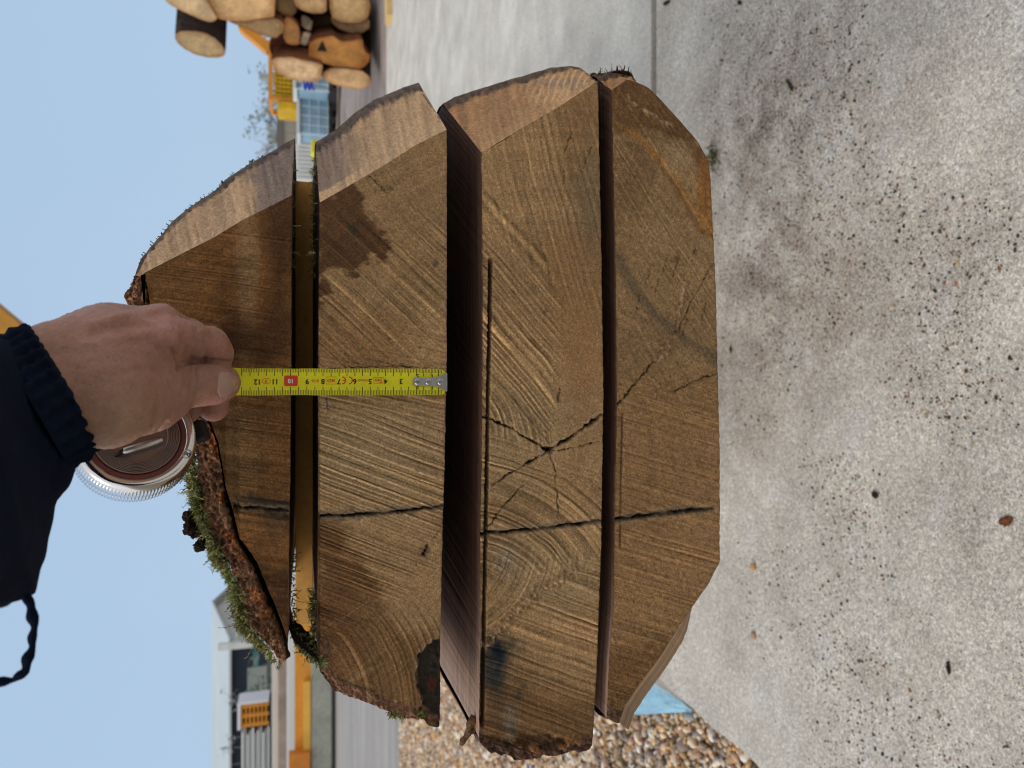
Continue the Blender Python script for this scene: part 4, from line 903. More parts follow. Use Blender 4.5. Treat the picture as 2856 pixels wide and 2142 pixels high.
# the rest of the photographer, standing behind the phone and outside the picture
def body_sdf(parts, k):
    def f(X):
        d = None
        for a, b, ra, rb, sq in parts:
            s_ = np.array([1, sq, 1]); e = cone_sdf(X / s_, np.array(a) / s_, np.array(b) / s_, ra, rb); d = e if d is None else smin(d, e, k)
        return d + .004 * fbm(X[..., 0] * 9, X[..., 1] * 9, X[..., 2] * 9, 801, 3)
    return f
def body_part(name, parts, mat, k=.05, col=None, h=.014):
    p = np.array([q for a, b, *_ in parts for q in (a, b)]); r_ = max(max(q[2], q[3]) for q in parts) + .03
    V, Fb = nets(body_sdf(parts, k), p.min(0) - r_, p.max(0) + r_, h); return mesh_obj(name, V, Fb, mat, person, np.broadcast_to(np.array(col or (1, 1, 1), float), V.shape))
body_part('jacket', [((-.10, -.50, .88), (-.10, -.50, 1.28), .17, .18, .72), ((.10, -.50, .88), (.10, -.50, 1.28), .17, .18, .72), ((-.20, -.50, 1.37), (.20, -.50, 1.37), .085, .085, .9), ((0, -.49, 1.36), (0, -.48, 1.48), .10, .075, 1),
    ((-.065, .02, 1.185), (-.13, -.12, 1.25), .024, .05, 1), ((-.13, -.12, 1.25), (-.23, -.46, 1.37), .05, .078, 1), ((.23, -.50, 1.36), (.30, -.52, 1.08), .075, .058, 1), ((.30, -.52, 1.08), (.27, -.42, .88), .056, .045, 1)], MAT['navy'])
body_part('trousers', [((-.08, -.50, .90), (.08, -.50, .90), .14, .14, .8), ((-.10, -.50, .86), (-.12, -.49, .48), .095, .07, 1), ((-.12, -.49, .48), (-.13, -.53, .07), .066, .055, 1), ((.10, -.50, .86), (.12, -.49, .48), .095, .07, 1), ((.12, -.49, .48), (.13, -.53, .07), .066, .055, 1)], M('work_trousers', (.03, .03, .035), .9), .03)
for sx in (-1, 1): body_part('boot', [((sx * .13, -.55, .045), (sx * .14, -.36, .035), .05, .04, 1), ((sx * .13, -.54, .05), (sx * .13, -.54, .16), .052, .05, 1)], M('boot_leather', (.06, .035, .02), .6), .03, None, .01)
body_part('head', [((0, -.47, 1.57), (0, -.455, 1.66), .072, .085, 1.12), ((0, -.40, 1.535), (0, -.47, 1.60), .038, .06, 1), ((0, -.372, 1.585), (0, -.385, 1.62), .013, .008, 1), ((-.085, -.46, 1.59), (-.085, -.46, 1.625), .014, .016, .6), ((.085, -.46, 1.59), (.085, -.46, 1.625), .014, .016, .6)], MAT['skin'], .02, (.45, .27, .19), .007)
body_part('hair', [((0, -.50, 1.64), (0, -.47, 1.70), .088, .084, 1.15)], M('hair', (.04, .025, .015), .7), .02, None, .009)

# ------------------------------------------------------------------ ground
def concrete(name, base, near):
    m, nt, b = nt_new(name); b.inputs['Roughness'].default_value = .85; b.inputs['Specular IOR Level'].default_value = .25
    tc = nt.nodes.new('ShaderNodeTexCoord').outputs['Object']
    c = _mix(nt, _range(nt, _noise(nt, tc, 3.2, 6, .65), .35, .65, 0, 1), tuple(q * .80 for q in base), tuple(q * 1.12 for q in base))
    st = _noise(nt, tc, 1.1, 5, .7)
    c = _mix(nt, _range(nt, st, .50, .66, 0, .5 if near else .3), c, tuple(q * r for q, r in zip(base, (.66, .58, .52))))
    if near:
        dirt = None
        for px, py, r_, amt in ((2130, 330, .36, 1.0), (2110, 760, .36, 1.0), (2060, 1050, .2, .8), (2330, 330, .2, .6), (2230, 60, .22, .6), (2260, 760, .22, .7), (2450, 900, .16, .5), (2600, 700, .12, .4), (2100, 1150, .14, .5), (2500, 1750, .12, .4), (2720, 1500, .13, .4)):
            p = PZ(px, py); v = nt.nodes.new('ShaderNodeVectorMath'); v.operation = 'DISTANCE'; nt.links.new(tc, v.inputs[0]); v.inputs[1].default_value = tuple(p)
            q = _range(nt, v.outputs['Value'], .0, r_ * 1.5, amt, 0); dirt = q if dirt is None else _math(nt, 'MAXIMUM', dirt, q)
        wob = _noise(nt, tc, 9, 6, .7); dirt = _math(nt, 'MULTIPLY', dirt, _range(nt, wob, .34, .60, .1, 1.15))
        c = _mix(nt, _math(nt, 'MULTIPLY', dirt, .68), c, (.23, .175, .135))
        pal = _noise(nt, tc, 5.5, 6, .75); c = _mix(nt, _range(nt, pal, .52, .70, 0, .55), c, (.62, .61, .60))
        for sc, lo_, hi_ in ((150, .86, 1.12), (300, .70, 1.26), (560, .72, 1.28)):
            v = nt.nodes.new('ShaderNodeTexVoronoi'); v.inputs['Scale'].default_value = sc
            wv = nt.nodes.new('ShaderNodeVectorMath'); wv.operation = 'ADD'; nz = nt.nodes.new('ShaderNodeTexNoise'); nz.inputs['Scale'].default_value = sc * .8; nt.links.new(tc, nz.inputs['Vector'])
            sv_ = nt.nodes.new('ShaderNodeVectorMath'); sv_.operation = 'SCALE'; sv_.inputs['Scale'].default_value = .9 / sc; nt.links.new(nz.outputs['Color'], sv_.inputs[0]); nt.links.new(tc, wv.inputs[0]); nt.links.new(sv_.outputs[0], wv.inputs[1]); nt.links.new(wv.outputs[0], v.inputs['Vector'])
            sp_ = nt.nodes.new('ShaderNodeSeparateColor'); nt.links.new(v.outputs['Color'], sp_.inputs[0]); c = _mix(nt, 1.0, c, _grey(nt, _range(nt, sp_.outputs[0], 0, 1, lo_, hi_)), 'MULTIPLY')
        for sc, th, dk, col, dw in ((330, .62, .7, (.13, .10, .085), .10), (160, .66, .85, (.10, .075, .06), .13), (80, .72, .85, (.07, .05, .045), .13), (300, .66, .6, (.78, .76, .73), 0)):
            s = _noise(nt, tc, sc, 2, .5)
            d = _noise(nt, tc, 3.0, 5, .7); s = _math(nt, 'ADD', s, _range(nt, d, .3, .7, -.05, .03))
            if dw: s = _math(nt, 'ADD', s, _math(nt, 'MULTIPLY', dirt, dw))
            c = _mix(nt, _range(nt, s, th, th + .04, 0, dk), c, col)
    else:
        f = _noise(nt, tc, 110, 3, .75); c = _mix(nt, 1.0, c, _grey(nt, _range(nt, f, .3, .7, .72, 1.25)), 'MULTIPLY')
        s = _noise(nt, tc, 34, 2, .5); c = _mix(nt, _range(nt, s, .70, .74, 0, .6), c, (.13, .12, .08))
        s = _noise(nt, tc, 9, 5, .6, (.35, 1, 1)); c = _mix(nt, _range(nt, s, .5, .72, 0, .35), c, tuple(q * .72 for q in base))
    nt.links.new(c, b.inputs['Base Color'])
    h = _math(nt, 'ADD', _noise(nt, tc, 260, 3, .7), _math(nt, 'MULTIPLY', _noise(nt, tc, 25, 4, .6), 1.5))
    _bump(nt, b, h, 1.0, .0013 if near else .003)
    return m
MAT['conc1'] = concrete('rough_concrete', (.575, .53, .47), True)
MAT['conc2'] = concrete('smooth_concrete', (.62, .59, .54), False)
def sheet(name, x0, x1, y0, y1, z, mat, sub=None):
    o = MB().add([(x0, y0, z), (x1, y0, z), (x1, y1, z), (x0, y1, z)], [(0, 1, 2, 3)]).obj(name, mat); return tag(o, kind='structure')
sheet('ground', -250, 250, -60, 700, -.09, M('earth', (.30, .26, .22), .9, 0, (.6, .25), (8, .2)))
def pad(name, xe, y0, y1, mat, z=0.0, chip=.006, x1=14):
    ys = np.arange(y0, y1 + .0001, .008 if y1 - y0 < 6 else .03); ex = xe + chip * fbm(ys * 9, 0, 0, 701, 4) * 1.6
    n = len(ys); xs = np.linspace(0, 1, 4); T = np.stack([np.stack([ex + (x1 - ex) * s ** 3, ys, np.full(n, z)], 1) for s in xs], 1)
    B = np.stack([np.stack([ex - .006, ys, np.full(n, z - .10)], 1), T[:, 0]], 1)
    g = GM(); g.grid(T, (1, 1, 1), True); g.grid(B, (1, 1, 1), True)
    fr = np.stack([np.stack([T[0, :, 0], T[0, :, 1], T[0, :, 2] - .1], 1), T[0]], 0); g.grid(fr, (1, 1, 1)); bk = np.stack([T[-1], np.stack([T[-1, :, 0], T[-1, :, 1], T[-1, :, 2] - .1], 1)], 0); g.grid(bk, (1, 1, 1))
    o = g.obj(name, mat, None, False); return tag(o, kind='structure')
YJ = float(PZ(1820, 100)[1]); YE = float(PZ(1077, 100)[1])
pad('concrete_pad', -.955, -6, YJ - .014, MAT['conc1']); pad('concrete_path', -.955, YJ + .014, YE, MAT['conc2'], -.002)
sheet('joint_sealant', -.95, 14, YJ - .03, YJ + .03, -.022, M('joint_filler', (.03, .036, .045), .8, 0, (40, .4)))
sheet('dirt_verge', -.95, 40, YE + .02, 30, -.03, M('brown_dirt', (.31, .26, .245), .95, 0, (2.0, .25), (30, .3), (40, .01), .2))
Yr0, Yr1 = float(PZ(1118, 2000)[1]), float(PZ(931, 2000)[1])
mroad = M('worn_road', (.33, .31, .30), .85, 0, (.8, .2), (20, .18), (60, .004), .25, (.25, 1.6, 1))
sheet('road', -60, -.97, Yr0, Yr1, -.05, mroad)
# gravel
sheet('gravel_bed', -9, -.958, -6, Yr0 + .3, -.062, M('gravel_fines', (.22, .17, .12), .95, 0, (60, .4), (200, .3)))
import bmesh
bm = bmesh.new(); bmesh.ops.create_icosphere(bm, subdivisions=2, radius=1); sv = np.array([q.co[:] for q in bm.verts]); sf = np.array([[w.index for w in q.verts] for q in bm.faces]); bm.free()
protos = []
for k in range(10): protos.append(sv * (1 + .38 * fbm(sv[:, 0] * .9 + 9 * k, sv[:, 1] * .9, sv[:, 2] * .9, 60 + k, 3))[:, None] * np.array([1, .55 + .4 * random.random(), .42 + .3 * random.random()]))
def rocks(P0, R0, cols, seed, name, mat, lab=None):
    r = np.random.default_rng(seed); n = len(P0); V = np.zeros((n, len(sv), 3)); C = np.zeros((n, len(sv), 3))
    q = r.normal(size=(n, 4)); q[:, 1:3] *= .35; q /= np.linalg.norm(q, axis=1)[:, None]; w, x, y, z = q.T
    Rm = np.stack([1 - 2 * (y * y + z * z), 2 * (x * y - z * w), 2 * (x * z + y * w), 2 * (x * y + z * w), 1 - 2 * (x * x + z * z), 2 * (y * z - x * w), 2 * (x * z - y * w), 2 * (y * z + x * w), 1 - 2 * (x * x + y * y)], 1).reshape(n, 3, 3)
    pr = np.array(protos)[r.integers(10, size=n)] * R0[:, None, None]
    V = np.einsum('nij,nkj->nki', Rm, pr) + P0[:, None]
    c = np.array(cols)[r.integers(len(cols), size=n)] * r.uniform(.7, 1.3, (n, 1)); C = np.repeat(c[:, None], len(sv), 1) * (1 + .12 * fbm(V[..., 0] * 60, V[..., 1] * 60, V[..., 2] * 60, 3, 2))[..., None]
    f = (sf[None] + (np.arange(n) * len(sv))[:, None, None]).reshape(-1, 3)
    return mesh_obj(name, V.reshape(-1, 3), f, mat, None, np.clip(C.reshape(-1, 3), .01, .9))
r = np.random.default_rng(17); pts_ = []; rad_ = []
for y0, y1, rr, dens in ((1.2, 2.6, .0094, 6200), (2.6, 4.4, .012, 3600), (4.4, Yr0 + .4, .016, 1700)):
    xm = lambda y: -.72 * (y + .45)
    n = int((y1 - y0) * (abs(xm((y0 + y1) / 2)) - .96) * dens); y = r.uniform(y0, y1, n); x = -.965 + (xm(y) + .965) * r.random(n)
    pts_.append(np.stack([x, y, -.052 + r.uniform(0, .022, n)], 1)); rad_.append(rr * r.lognormal(0, .33, n))
gp, gr_ = np.concatenate(pts_), np.clip(np.concatenate(rad_), .004, .034)
ok = gp[:, 0] + gr_ < -.962; gp, gr_ = gp[ok], gr_[ok]
gv = rocks(gp, gr_, [(.66, .47, .27), (.52, .29, .12), (.72, .60, .46), (.28, .22, .20), (.44, .26, .18), (.80, .74, .66), (.58, .37, .17), (.36, .28, .24), (.62, .50, .36), (.60, .41, .28)], 3, 'gravel', MAT['pebble'])
tag(gv, kind='stuff')
# chips and crumbs strewn over the concrete
n = 24000; px = 1960 + 900 * r.random(n) ** .9; py = r.uniform(-60, 2200, n); g0 = PZ(px, py); ok = (g0[:, 0] > -.93) & (g0[:, 1] < YJ - .02); g0 = g0[ok]
g0[:, 2] += .0006; gpx, gpy = to_px(g0); dz = np.exp(-(((gpx - 2130) / 190) ** 2 + ((gpy - 550) / 480) ** 2)); cl_ = fbm(g0[:, 0] * 4, g0[:, 1] * 4, 0, 33, 3) + 1.1 * dz > -.10 + .75 * r.random(len(g0)); g0 = g0[cl_]
tag(rocks(g0, np.clip(.0011 * r.lognormal(0, .6, len(g0)), .0004, .0042), [(.09, .055, .04), (.05, .04, .035), (.16, .09, .06), (.25, .12, .07), (.42, .30, .18), (.06, .065, .03), (.6, .52, .4), (.035, .033, .033)], 4, 'debris', MAT['debris']), kind='stuff')
def single(name, px, py, rad, col, lab, cat, seed, rough=.25, sq=(1, .8, .6), mat='pebble', group=None, rot=0):
    p = PZ(px, py); v, f = lump((0, 0, 0), rad * (.78 if mat == 'bark' else 1), seed, 4, rough * 1.5, sq, 2.4 if mat == 'bark' else 1.3); c, s = math.cos(rot), math.sin(rot); v = np.stack([v[:, 0] * c - v[:, 1] * s, v[:, 0] * s + v[:, 1] * c, v[:, 2] - v[:, 2].min() - .0004], 1) + p
    o = mesh_obj(name, v, f, MAT[mat], None, np.broadcast_to(np.array(col), v.shape) * (1 + .3 * fbm(v[:, 0] * 200, v[:, 1] * 200, v[:, 2] * 200, seed, 3))[:, None]); tag(o, lab, cat, group); return o
single('pebble', 2105, 1581, .0098, (.50, .27, .12), 'small orange tan pebble on the concrete, with a pale flank', 'pebble', 3, .15, (1, .85, .75), group='pebbles on the concrete')
single('pebble', 2104, 1772, .0095, (.40, .26, .14), 'flat brown pebble on the concrete, nearer the gravel', 'pebble', 4, .12, (1, .9, .5), group='pebbles on the concrete')
single('bark_chip', 2808, 1452, .0125, (.20, .075, .03), 'crumbly rust brown bark flake lying alone on the pale concrete', 'bark chip', 5, .6, (.7, 1.1, .22), 'bark', 'bark chips on the concrete', .4)
single('bark_chip', 2648, 1862, .010, (.035, .028, .026), 'long black bark sliver lying on the concrete', 'bark chip', 6, .5, (1.4, .45, .35), 'bark', 'bark chips on the concrete', .1)
single('bark_chip', 2040, 975, .0085, (.11, .05, .03), 'dark red brown bark chip beside the long edge of the lowest slab', 'bark chip', 7, .4, (1.3, .6, .4), 'bark', 'bark chips on the concrete', .2)
single('bark_chip', 2444, 1380, .008, (.05, .032, .026), 'dark three cornered bark chip with a thin tail on the concrete', 'bark chip', 8, .7, (1.1, .8, .5), 'bark', 'bark chips on the concrete', 1.0)
single('bark_chip', 1862, 8, .013, (.045, .028, .022), 'curved dark bark strip lying next to the concrete joint', 'bark chip', 9, .5, (1.8, .5, .4), 'bark', 'bark chips on the concrete', 1.3)
single('bark_chip', 2066, 8, .009, (.03, .028, .028), 'black bark crumb lying a little nearer than the curved strip', 'bark chip', 11, .5, (1.3, .6, .5), 'bark', 'bark chips on the concrete', .8)
single('bark_chip', 2205, 235, .0115, (.06, .05, .03), 'long dark mossy bark splinter on the stained concrete', 'bark chip', 12, .6, (2.0, .4, .4), 'bark', 'bark chips on the concrete', .5)
def on_ground_moss(r):
    p = PZ(1990 + r.normal() * 9, 440 + r.normal() * 20); p[2] += .001; return p, (r.normal() * .6, -.3, .7)
ms = strands(220, on_ground_moss, 21, .004, .011, .7, .0008, [(.07, .075, .02), (.12, .13, .03), (.05, .045, .02)]); o = mesh_obj('moss_clump', ms[0], ms[1], MAT['moss'], None, ms[2]); tag(o, 'small clump of olive moss on the concrete behind the lowest slab', 'moss clump')
# pale blue sheet lying on the gravel, and a cut pipe by the edge of the concrete
q = [PZ(1905, 1987, -.03), PZ(1700, 1995, -.03), PZ(1600, 1700, -.03), PZ(1720, 1740, -.03)]
nb = 40; U, Vv = np.meshgrid(np.linspace(0, 1, nb), np.linspace(0, 1, 60), indexing='ij')
YY = 1.93 + .85 * Vv - .02 * U; x0 = np.interp(YY, [1.9, 1.96, 2.27, 2.8], [-.99, -1.005, -1.15, -1.36]); XX = x0 + (-.972 - x0) * U; ZZ = -.018 + .010 * fbm(U * 3, Vv * 6, 0, 41, 3)
SH = np.stack([XX, YY, ZZ], -1); c = arr(.30, .52, .66) * (1 + .15 * fbm(U * 5, Vv * 9, 0, 42, 3))[..., None]; c = lerp(c, arr(.40, .38, .33), sstep(.72, .95, U + .12 * fbm(U * 6, Vv * 12, 0, 43, 3)))
g = GM(); g.grid(SH, c); g.grid(SH - arr(0, 0, .006), c, True)
for e in (SH[:, 0], SH[:, -1], SH[0], SH[-1]): g.grid(np.stack([e, e - arr(0, 0, .006)], 0), c[0, 0])
tag(g.obj('plastic_sheet', M('blue_sheet', None, .55, 0, (60, .12))), 'pale blue sheet lying on the gravel beside the concrete edge', 'sheet')
p0 = PZ(1945, 2002, -.045); mb = MB(); mb.tube([p0, p0 + arr(.005, .012, .036)], .011, 16); mb.obj('pipe_stub', M('grey_pipe', (.34, .35, .35), .6, 0, (100, .15)), None, True); tag(bpy.data.objects['pipe_stub'], 'short grey pipe stub sticking out of the gravel by the concrete', 'pipe')

# ------------------------------------------------------------------ log pile
m_end = M('log_end', None, .8, 0, (5, .26), (28, .2), (40, .012), .25)
m_lbark = M('log_bark', None, .95, 0, (9, .4), (40, .4), (30, .02), .15)
def logpiece(pl, Y, axis, L, col, bark, lab, rings=True, seed=0, tilt=(0, 0), hole=None, shrink=1.0):
    """a log whose cut end has this outline; axis points away along the log"""
    pl = np.asarray(pl, float); n = 56
    q = resample(np.vstack([pl, pl[:1]]), n + 1)[:-1]; q = q + 1.2 * fbm(np.arange(n) * .4, seed, 0, seed, 3)[:, None]
    c0 = q.mean(0); yv = Y + tilt[0] * (q[:, 0] - c0[0]) * .006 + tilt[1] * (q[:, 1] - c0[1]) * .006
    ring_ = P(q[:, 0], q[:, 1], yv); cen = ring_.mean(0); ax = np.array(axis, float); ax /= np.linalg.norm(ax)
    t = empty('log', tuple(cen)); tag(t, lab, 'log', 'logs of the timber pile')
    k = np.linspace(0, 1, 9); E = cen + (ring_ - cen)[None] * k[:, None, None]; E = np.concatenate([E, E[:, :1]], 1)
    ang = np.linspace(0, 2 * np.pi, n + 1)[None]; kk = k[:, None] * np.ones((1, n + 1))
    cc = np.asarray(col) * (1 + .14 * fbm(kk * 2.2 + seed, np.cos(ang) * 1.2, np.sin(ang) * 1.2, seed, 4) + .05 * np.sin(kk * 40))[..., None]
    cc = cc * arr(1.0, .93, .80) * (1 + .3 * fbm(ang * 0 + kk * np.cos(ang) * 1.5, kk * np.sin(ang) * 1.5, 0, seed + 3, 3))[..., None]
    cc = lerp(cc, np.asarray(col) * arr(.62, .36, .20), .75 * sstep(.78, .98, kk + .10 * fbm(np.cos(ang) * 2, np.sin(ang) * 2, 0, seed + 5, 3))); g = GM(); g.grid(E, np.clip(cc, .01, .9), True); g.obj('cut_end', m_end, t)
    zz = np.r_[.002, .06, .2, .5, 1.0] * L
    Bk = np.array([cen + (ring_ - cen) * (1 + .012 * (i > 0)) * shrink ** (i > 1) + ax * a for i, a in enumerate(zz)]); Bk = np.concatenate([Bk, Bk[:, :1]], 1)
    cb = np.asarray(bark) * (1 + .5 * fbm(Bk[..., 0] * 3, Bk[..., 1] * 3, Bk[..., 2] * 3, seed + 7, 3))[..., None]
    g = GM(); g.grid(Bk, np.clip(cb, .008, .8), True); kb = np.linspace(0, 1, 3); Eb = Bk[-1].mean(0) + (Bk[-1] - Bk[-1].mean(0))[None] * kb[:, None, None]; g.grid(Eb, col, False); g.obj('bark', m_lbark, t)
    return t
cL, cT, cO, bD, bR, bB = (.74, .53, .33), (.72, .49, .28), (.66, .33, .11), (.06, .048, .042), (.20, .075, .035), (.23, .14, .08)
AX = (.55, .83, 0)
logpiece([(489, 95), (505, 87), (540, 86), (575, 93), (600, 107), (620, 127), (630, 145), (627, 155), (610, 161), (580, 161), (545, 152), (515, 137), (497, 122), (488, 108)], 11.1, (1, .35, 0), 1.9, (.70, .56, .36), bD, 'short dark barked log jutting out on top of the pile, cut end oval', seed=1)
logpiece([(430, -90), (455, -20), (462, 4), (476, 15), (495, 25), (520, 36), (560, 55), (590, 63), (607, 54), (592, 25), (575, -5), (560, -60), (500, -100)], 10.25, AX, 3.2, (.72, .55, .37), bB, 'broad pale log at the very top, resting over the dark jutting log', seed=2)
logpiece([(575, -8), (592, 24), (608, 52), (640, 59), (680, 60), (720, 52), (764, 48), (768, -10), (740, -60), (640, -70)], 10.3, AX, 3.2, cT, bB, 'big square edged log end in the top tier, split by a seam from its neighbour', seed=3)
logpiece([(638, 60), (680, 61), (720, 54), (765, 50), (782, 56), (794, 70), (788, 92), (770, 106), (745, 104), (715, 93), (690, 80), (662, 70)], 10.9, AX, 3.0, (.62, .46, .29), bR, 'greyish slanting log end under the top tier, above the yellow cage', seed=4)
logpiece([(786, 62), (800, 46), (815, 52), (832, 72), (838, 100), (832, 124), (815, 126), (798, 120), (788, 96)], 11.1, AX, 3.0, (.60, .32, .14), bR, 'knobbly orange brown log end with a knot, beside the small white blocks', seed=5)
logpiece([(770, -20), (772, 30), (790, 42), (815, 45), (830, 30), (826, -5), (810, -30)], 11.3, AX, 2.8, (.30, .19, .10), bB, 'rough brown twiggy log end between two pale tiers', seed=6)
logpiece([(820, -30), (820, 4), (824, 16), (842, 29), (870, 37), (898, 37), (911, 30), (912, -5), (905, -50), (850, -55)], 11.2, AX, 3.0, cT, bD, 'half seen round log end above the gap with the white blocks', seed=7)
logpiece([(917, -4), (919, 22), (926, 48), (945, 59), (985, 65), (1014, 59), (1028, 45), (1034, 20), (1030, 0), (1010, -14), (960, -16), (930, -12)], 11.35, AX, 3.0, (.76, .53, .29), bD, 'large round yellowish log end on the bottom tier next to the plank', seed=8)
logpiece([(921, 50), (928, 66), (945, 80), (975, 91), (1010, 92), (1028, 81), (1033, 62), (1027, 50), (1000, 40), (950, 40)], 11.55, AX, 2.8, cL, bD, 'crescent of a log peeping out below the large round yellowish one', seed=9)
logpiece([(840, 42), (850, 43), (861, 49), (873, 60), (867, 86), (852, 81), (841, 70)], 11.5, AX, .8, (.78, .68, .56), bD, 'small whitish split block wedged in the pile, upper of two', seed=10)
logpiece([(845, 90), (855, 88), (866, 93), (861, 120), (853, 128), (833, 121), (840, 108)], 11.45, AX, .8, (.78, .67, .56), bD, 'small whitish split block wedged in the pile, lower of two', seed=11)
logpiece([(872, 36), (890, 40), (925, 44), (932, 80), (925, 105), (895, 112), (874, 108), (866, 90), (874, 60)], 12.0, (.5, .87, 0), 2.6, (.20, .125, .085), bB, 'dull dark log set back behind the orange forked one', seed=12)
logpiece([(863, 122), (885, 106), (930, 100), (940, 108), (955, 116), (985, 114), (1003, 108), (1012, 112), (1014, 130), (1020, 148), (1033, 152), (1028, 172), (1014, 188), (985, 196), (950, 190), (900, 176), (860, 156)], 11.0, AX, 3.0, cO, bR, 'wide orange log end with a dark triangular hole', seed=13)
tri = P(np.array([885., 899., 912.]), np.array([140., 112., 142.]), 10.985); mb = MB(); mb.hexa([tuple(p - arr(0, .0, 0)) for p in tri], [tuple(p + arr(.0, .02, 0)) for p in tri]); hole = mb.obj('rot_hole', M('rot_black', (.03, .02, .014), .95), bpy.data.objects['log.012']); 
logpiece([(757, 168), (770, 161), (782, 159), (812, 158), (843, 167), (872, 172), (900, 181), (897, 205), (894, 222), (879, 228), (843, 227), (807, 221), (781, 207), (764, 190)], 10.7, AX, 3.0, (.74, .54, .37), bR, 'pale oblong log end low in the pile, over the yellow cage', seed=14)
logpiece([(898, 214), (903, 202), (920, 192), (940, 190), (980, 193), (1010, 198), (1030, 213), (1034, 228), (1028, 242), (999, 250), (960, 244), (929, 235), (905, 224)], 10.9, AX, 3.0, (.80, .56, .34), bD, 'pale oval log end at the foot of the pile, nearest the blue tank', seed=15)
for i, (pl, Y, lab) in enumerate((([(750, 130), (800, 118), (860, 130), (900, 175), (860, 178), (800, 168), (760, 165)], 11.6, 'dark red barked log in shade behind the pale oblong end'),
                         ([(900, 30), (1042, 20), (1045, 230), (990, 238), (930, 200), (900, 120)], 12.6, 'added log at the back of the bottom tier, coloured dark for shade'),
                         ([(760, 20), (900, 30), (905, 180), (790, 160)], 12.8, 'added log at the back of the middle tier, coloured dark for shade'))):
    logpiece(pl, Y, AX, 2.6, (.10, .05, .03) if i == 0 else (.035, .026, .02), bR if i == 0 else bD, lab, seed=20 + i)  # rearmost logs added as fill, the pile's inner shade in their colour
a, b = PZ(1082, -80, .03), PZ(1086, 58, .03)
mb = MB().beam(tuple(a), tuple(b), .20, .09); o = mb.obj('plank', M('plank_wood', (.62, .44, .20), .7, 0, (3, .2)), None, False, .01); tag(o, 'yellow sawn plank lying on the concrete in front of the log pile', 'plank')

# ------------------------------------------------------------------ yard beyond the pile
m_or = M('orange_paint', (.66, .27, .025), .55, 0, (1.5, .15), (14, .10), None, .4); m_ye = M('yellow_paint', (.62, .38, .012), .6, 0, (3, .25), (20, .12))
m_dk = M('dark_steel_and_shade', (.03, .03, .032), .7); m_wh = M('pale_plastic', (.62, .66, .66), .5, 0, (2, .15)); m_bl = M('blue_tank', (.26, .42, .56), .5, 0, (2, .2)); m_lt = M('galvanised_tube', (.62, .70, .74), .5)
def at(px, py, Y): return P(px, py, Y)
def zof(px, Y): return float(P(px, 1000, Y)[2])
def xof(py, px, Y): return float(P(px, py, Y)[0])
Yk = 23.5
def tank(yA, yB, pxT, pxB, Y, lab, label_px=None):
    x1, x0 = xof(yA, 880, Y), xof(yB, 880, Y); zt = zof(pxT, Y); zb = max(zof(pxB, Y), .02); d = 1.1
    t = empty('tank', ((x0 + x1) / 2, Y, zb)); tag(t, lab, 'liquid tank', 'caged liquid tanks')
    pz = zb + .17 * (zt - zb)
    MB().box(x0 + .05, x1 - .05, Y + .06, Y + d, pz, zt - .08).obj('tank_body', m_bl, t, False, .05)
    p = MB().box(x0, x1, Y, Y + d, zb + .10, pz - .01)
    w = (x1 - x0) / 7
    for k in (0, 2, 4, 6): p.box(x0 + k * w, x0 + (k + 1) * w, Y + .001, Y + d, zb - .03, zb + .101)
    p.obj('pallet', m_dk, t); c = MB(); n = 6
    for k in range(n): c.box(x0 + (x1 - x0) * k / (n - 1) - .010, x0 + (x1 - x0) * k / (n - 1) + .010, Y - .01, Y + .026, pz, zt)
    for k in range(4): z = pz + .05 + (zt - pz - .1) * k / 3; c.box(x0, x1, Y - .03, Y - .011, z - .012, z + .012)
    c.box(x0, x1, Y - .03, Y + d, zt - .07, zt + .05); c.obj('cage', m_lt, t)
    if label_px:
        a, b, c0, c1 = label_px; la = MB().box(xof(c1, a, Y), xof(c0, a, Y), Y - .06, Y - .035, zof(b, Y), zof(a, Y)); lo = la.obj('paper_label', M('label_white', (.75, .76, .74)), t)
        xm, zm = (xof(c1, a, Y) + xof(c0, a, Y)) / 2, (zof(a, Y) + zof(b, Y)) / 2; mk = MB(); pp = [(xm + .13 * math.sin(u * 2.6) , Y - .066, zm + .16 * (u / 3.0)) for u in np.linspace(-3, 3, 30)]; mk.tube(pp, .035, 6); mk.obj('blue_mark', M('label_blue', (.03, .08, .5)), lo)
    return t
tank(247, 376, 832, 936, Yk, 'blue caged tank on a black pallet, the one standing clear of the logs')
tank(160, 252, 822, 938, Yk - .9, 'blue caged tank with a white label, half hidden by the log pile', (842, 878, 226, 252))
# yellow cage
Yc = 25.5; t = empty('storage_cage', tuple(at(840, 230, Yc))); tag(t, 'yellow mesh storage cage with an orange frame, under the logs', 'cage')
x1, x0 = xof(120, 800, Yc), xof(284, 800, Yc); z1, z0 = zof(752, Yc), 0.0
fr = MB(); fr.box(x0, x1, Yc - .06, Yc + .06, z1 - .10, z1 + .04).box(x0, x0 + .13, Yc - .061, Yc + .059, z0, z1 - .1).box(x1 - .13, x1, Yc - .061, Yc + .059, z0, z1 - .1).box(x0, x0 + .13, Yc + 1.3, Yc + 1.42, z0, z1).box(x1 - .13, x1, Yc + 1.3, Yc + 1.42, z0, z1)
fr.box(x0, x1, Yc - .059, Yc + .061, z0, z0 + .05).box(x0 + .001, x0 + .129, Yc + .05, Yc + 1.31, z1 - .09, z1 + .03).box(x1 - .129, x1 - .001, Yc + .05, Yc + 1.31, z1 - .09, z1 + .03); fr.obj('frame', m_or, t)
MB().box(x0 + .13, x1 - .13, Yc + .12, Yc + 1.25, z0 + .05, z1 - .22).obj('load', M('dull_yellow_load', (.36, .22, .012), .8, 0, (2, .3)), t)
sl = MB()
for k in range(15): z = z0 + .1 + (z1 - z0 - .3) * k / 14; sl.box(x0 + .131, x1 - .131, Yc + .02, Yc + .05, z - .035, z + .035)
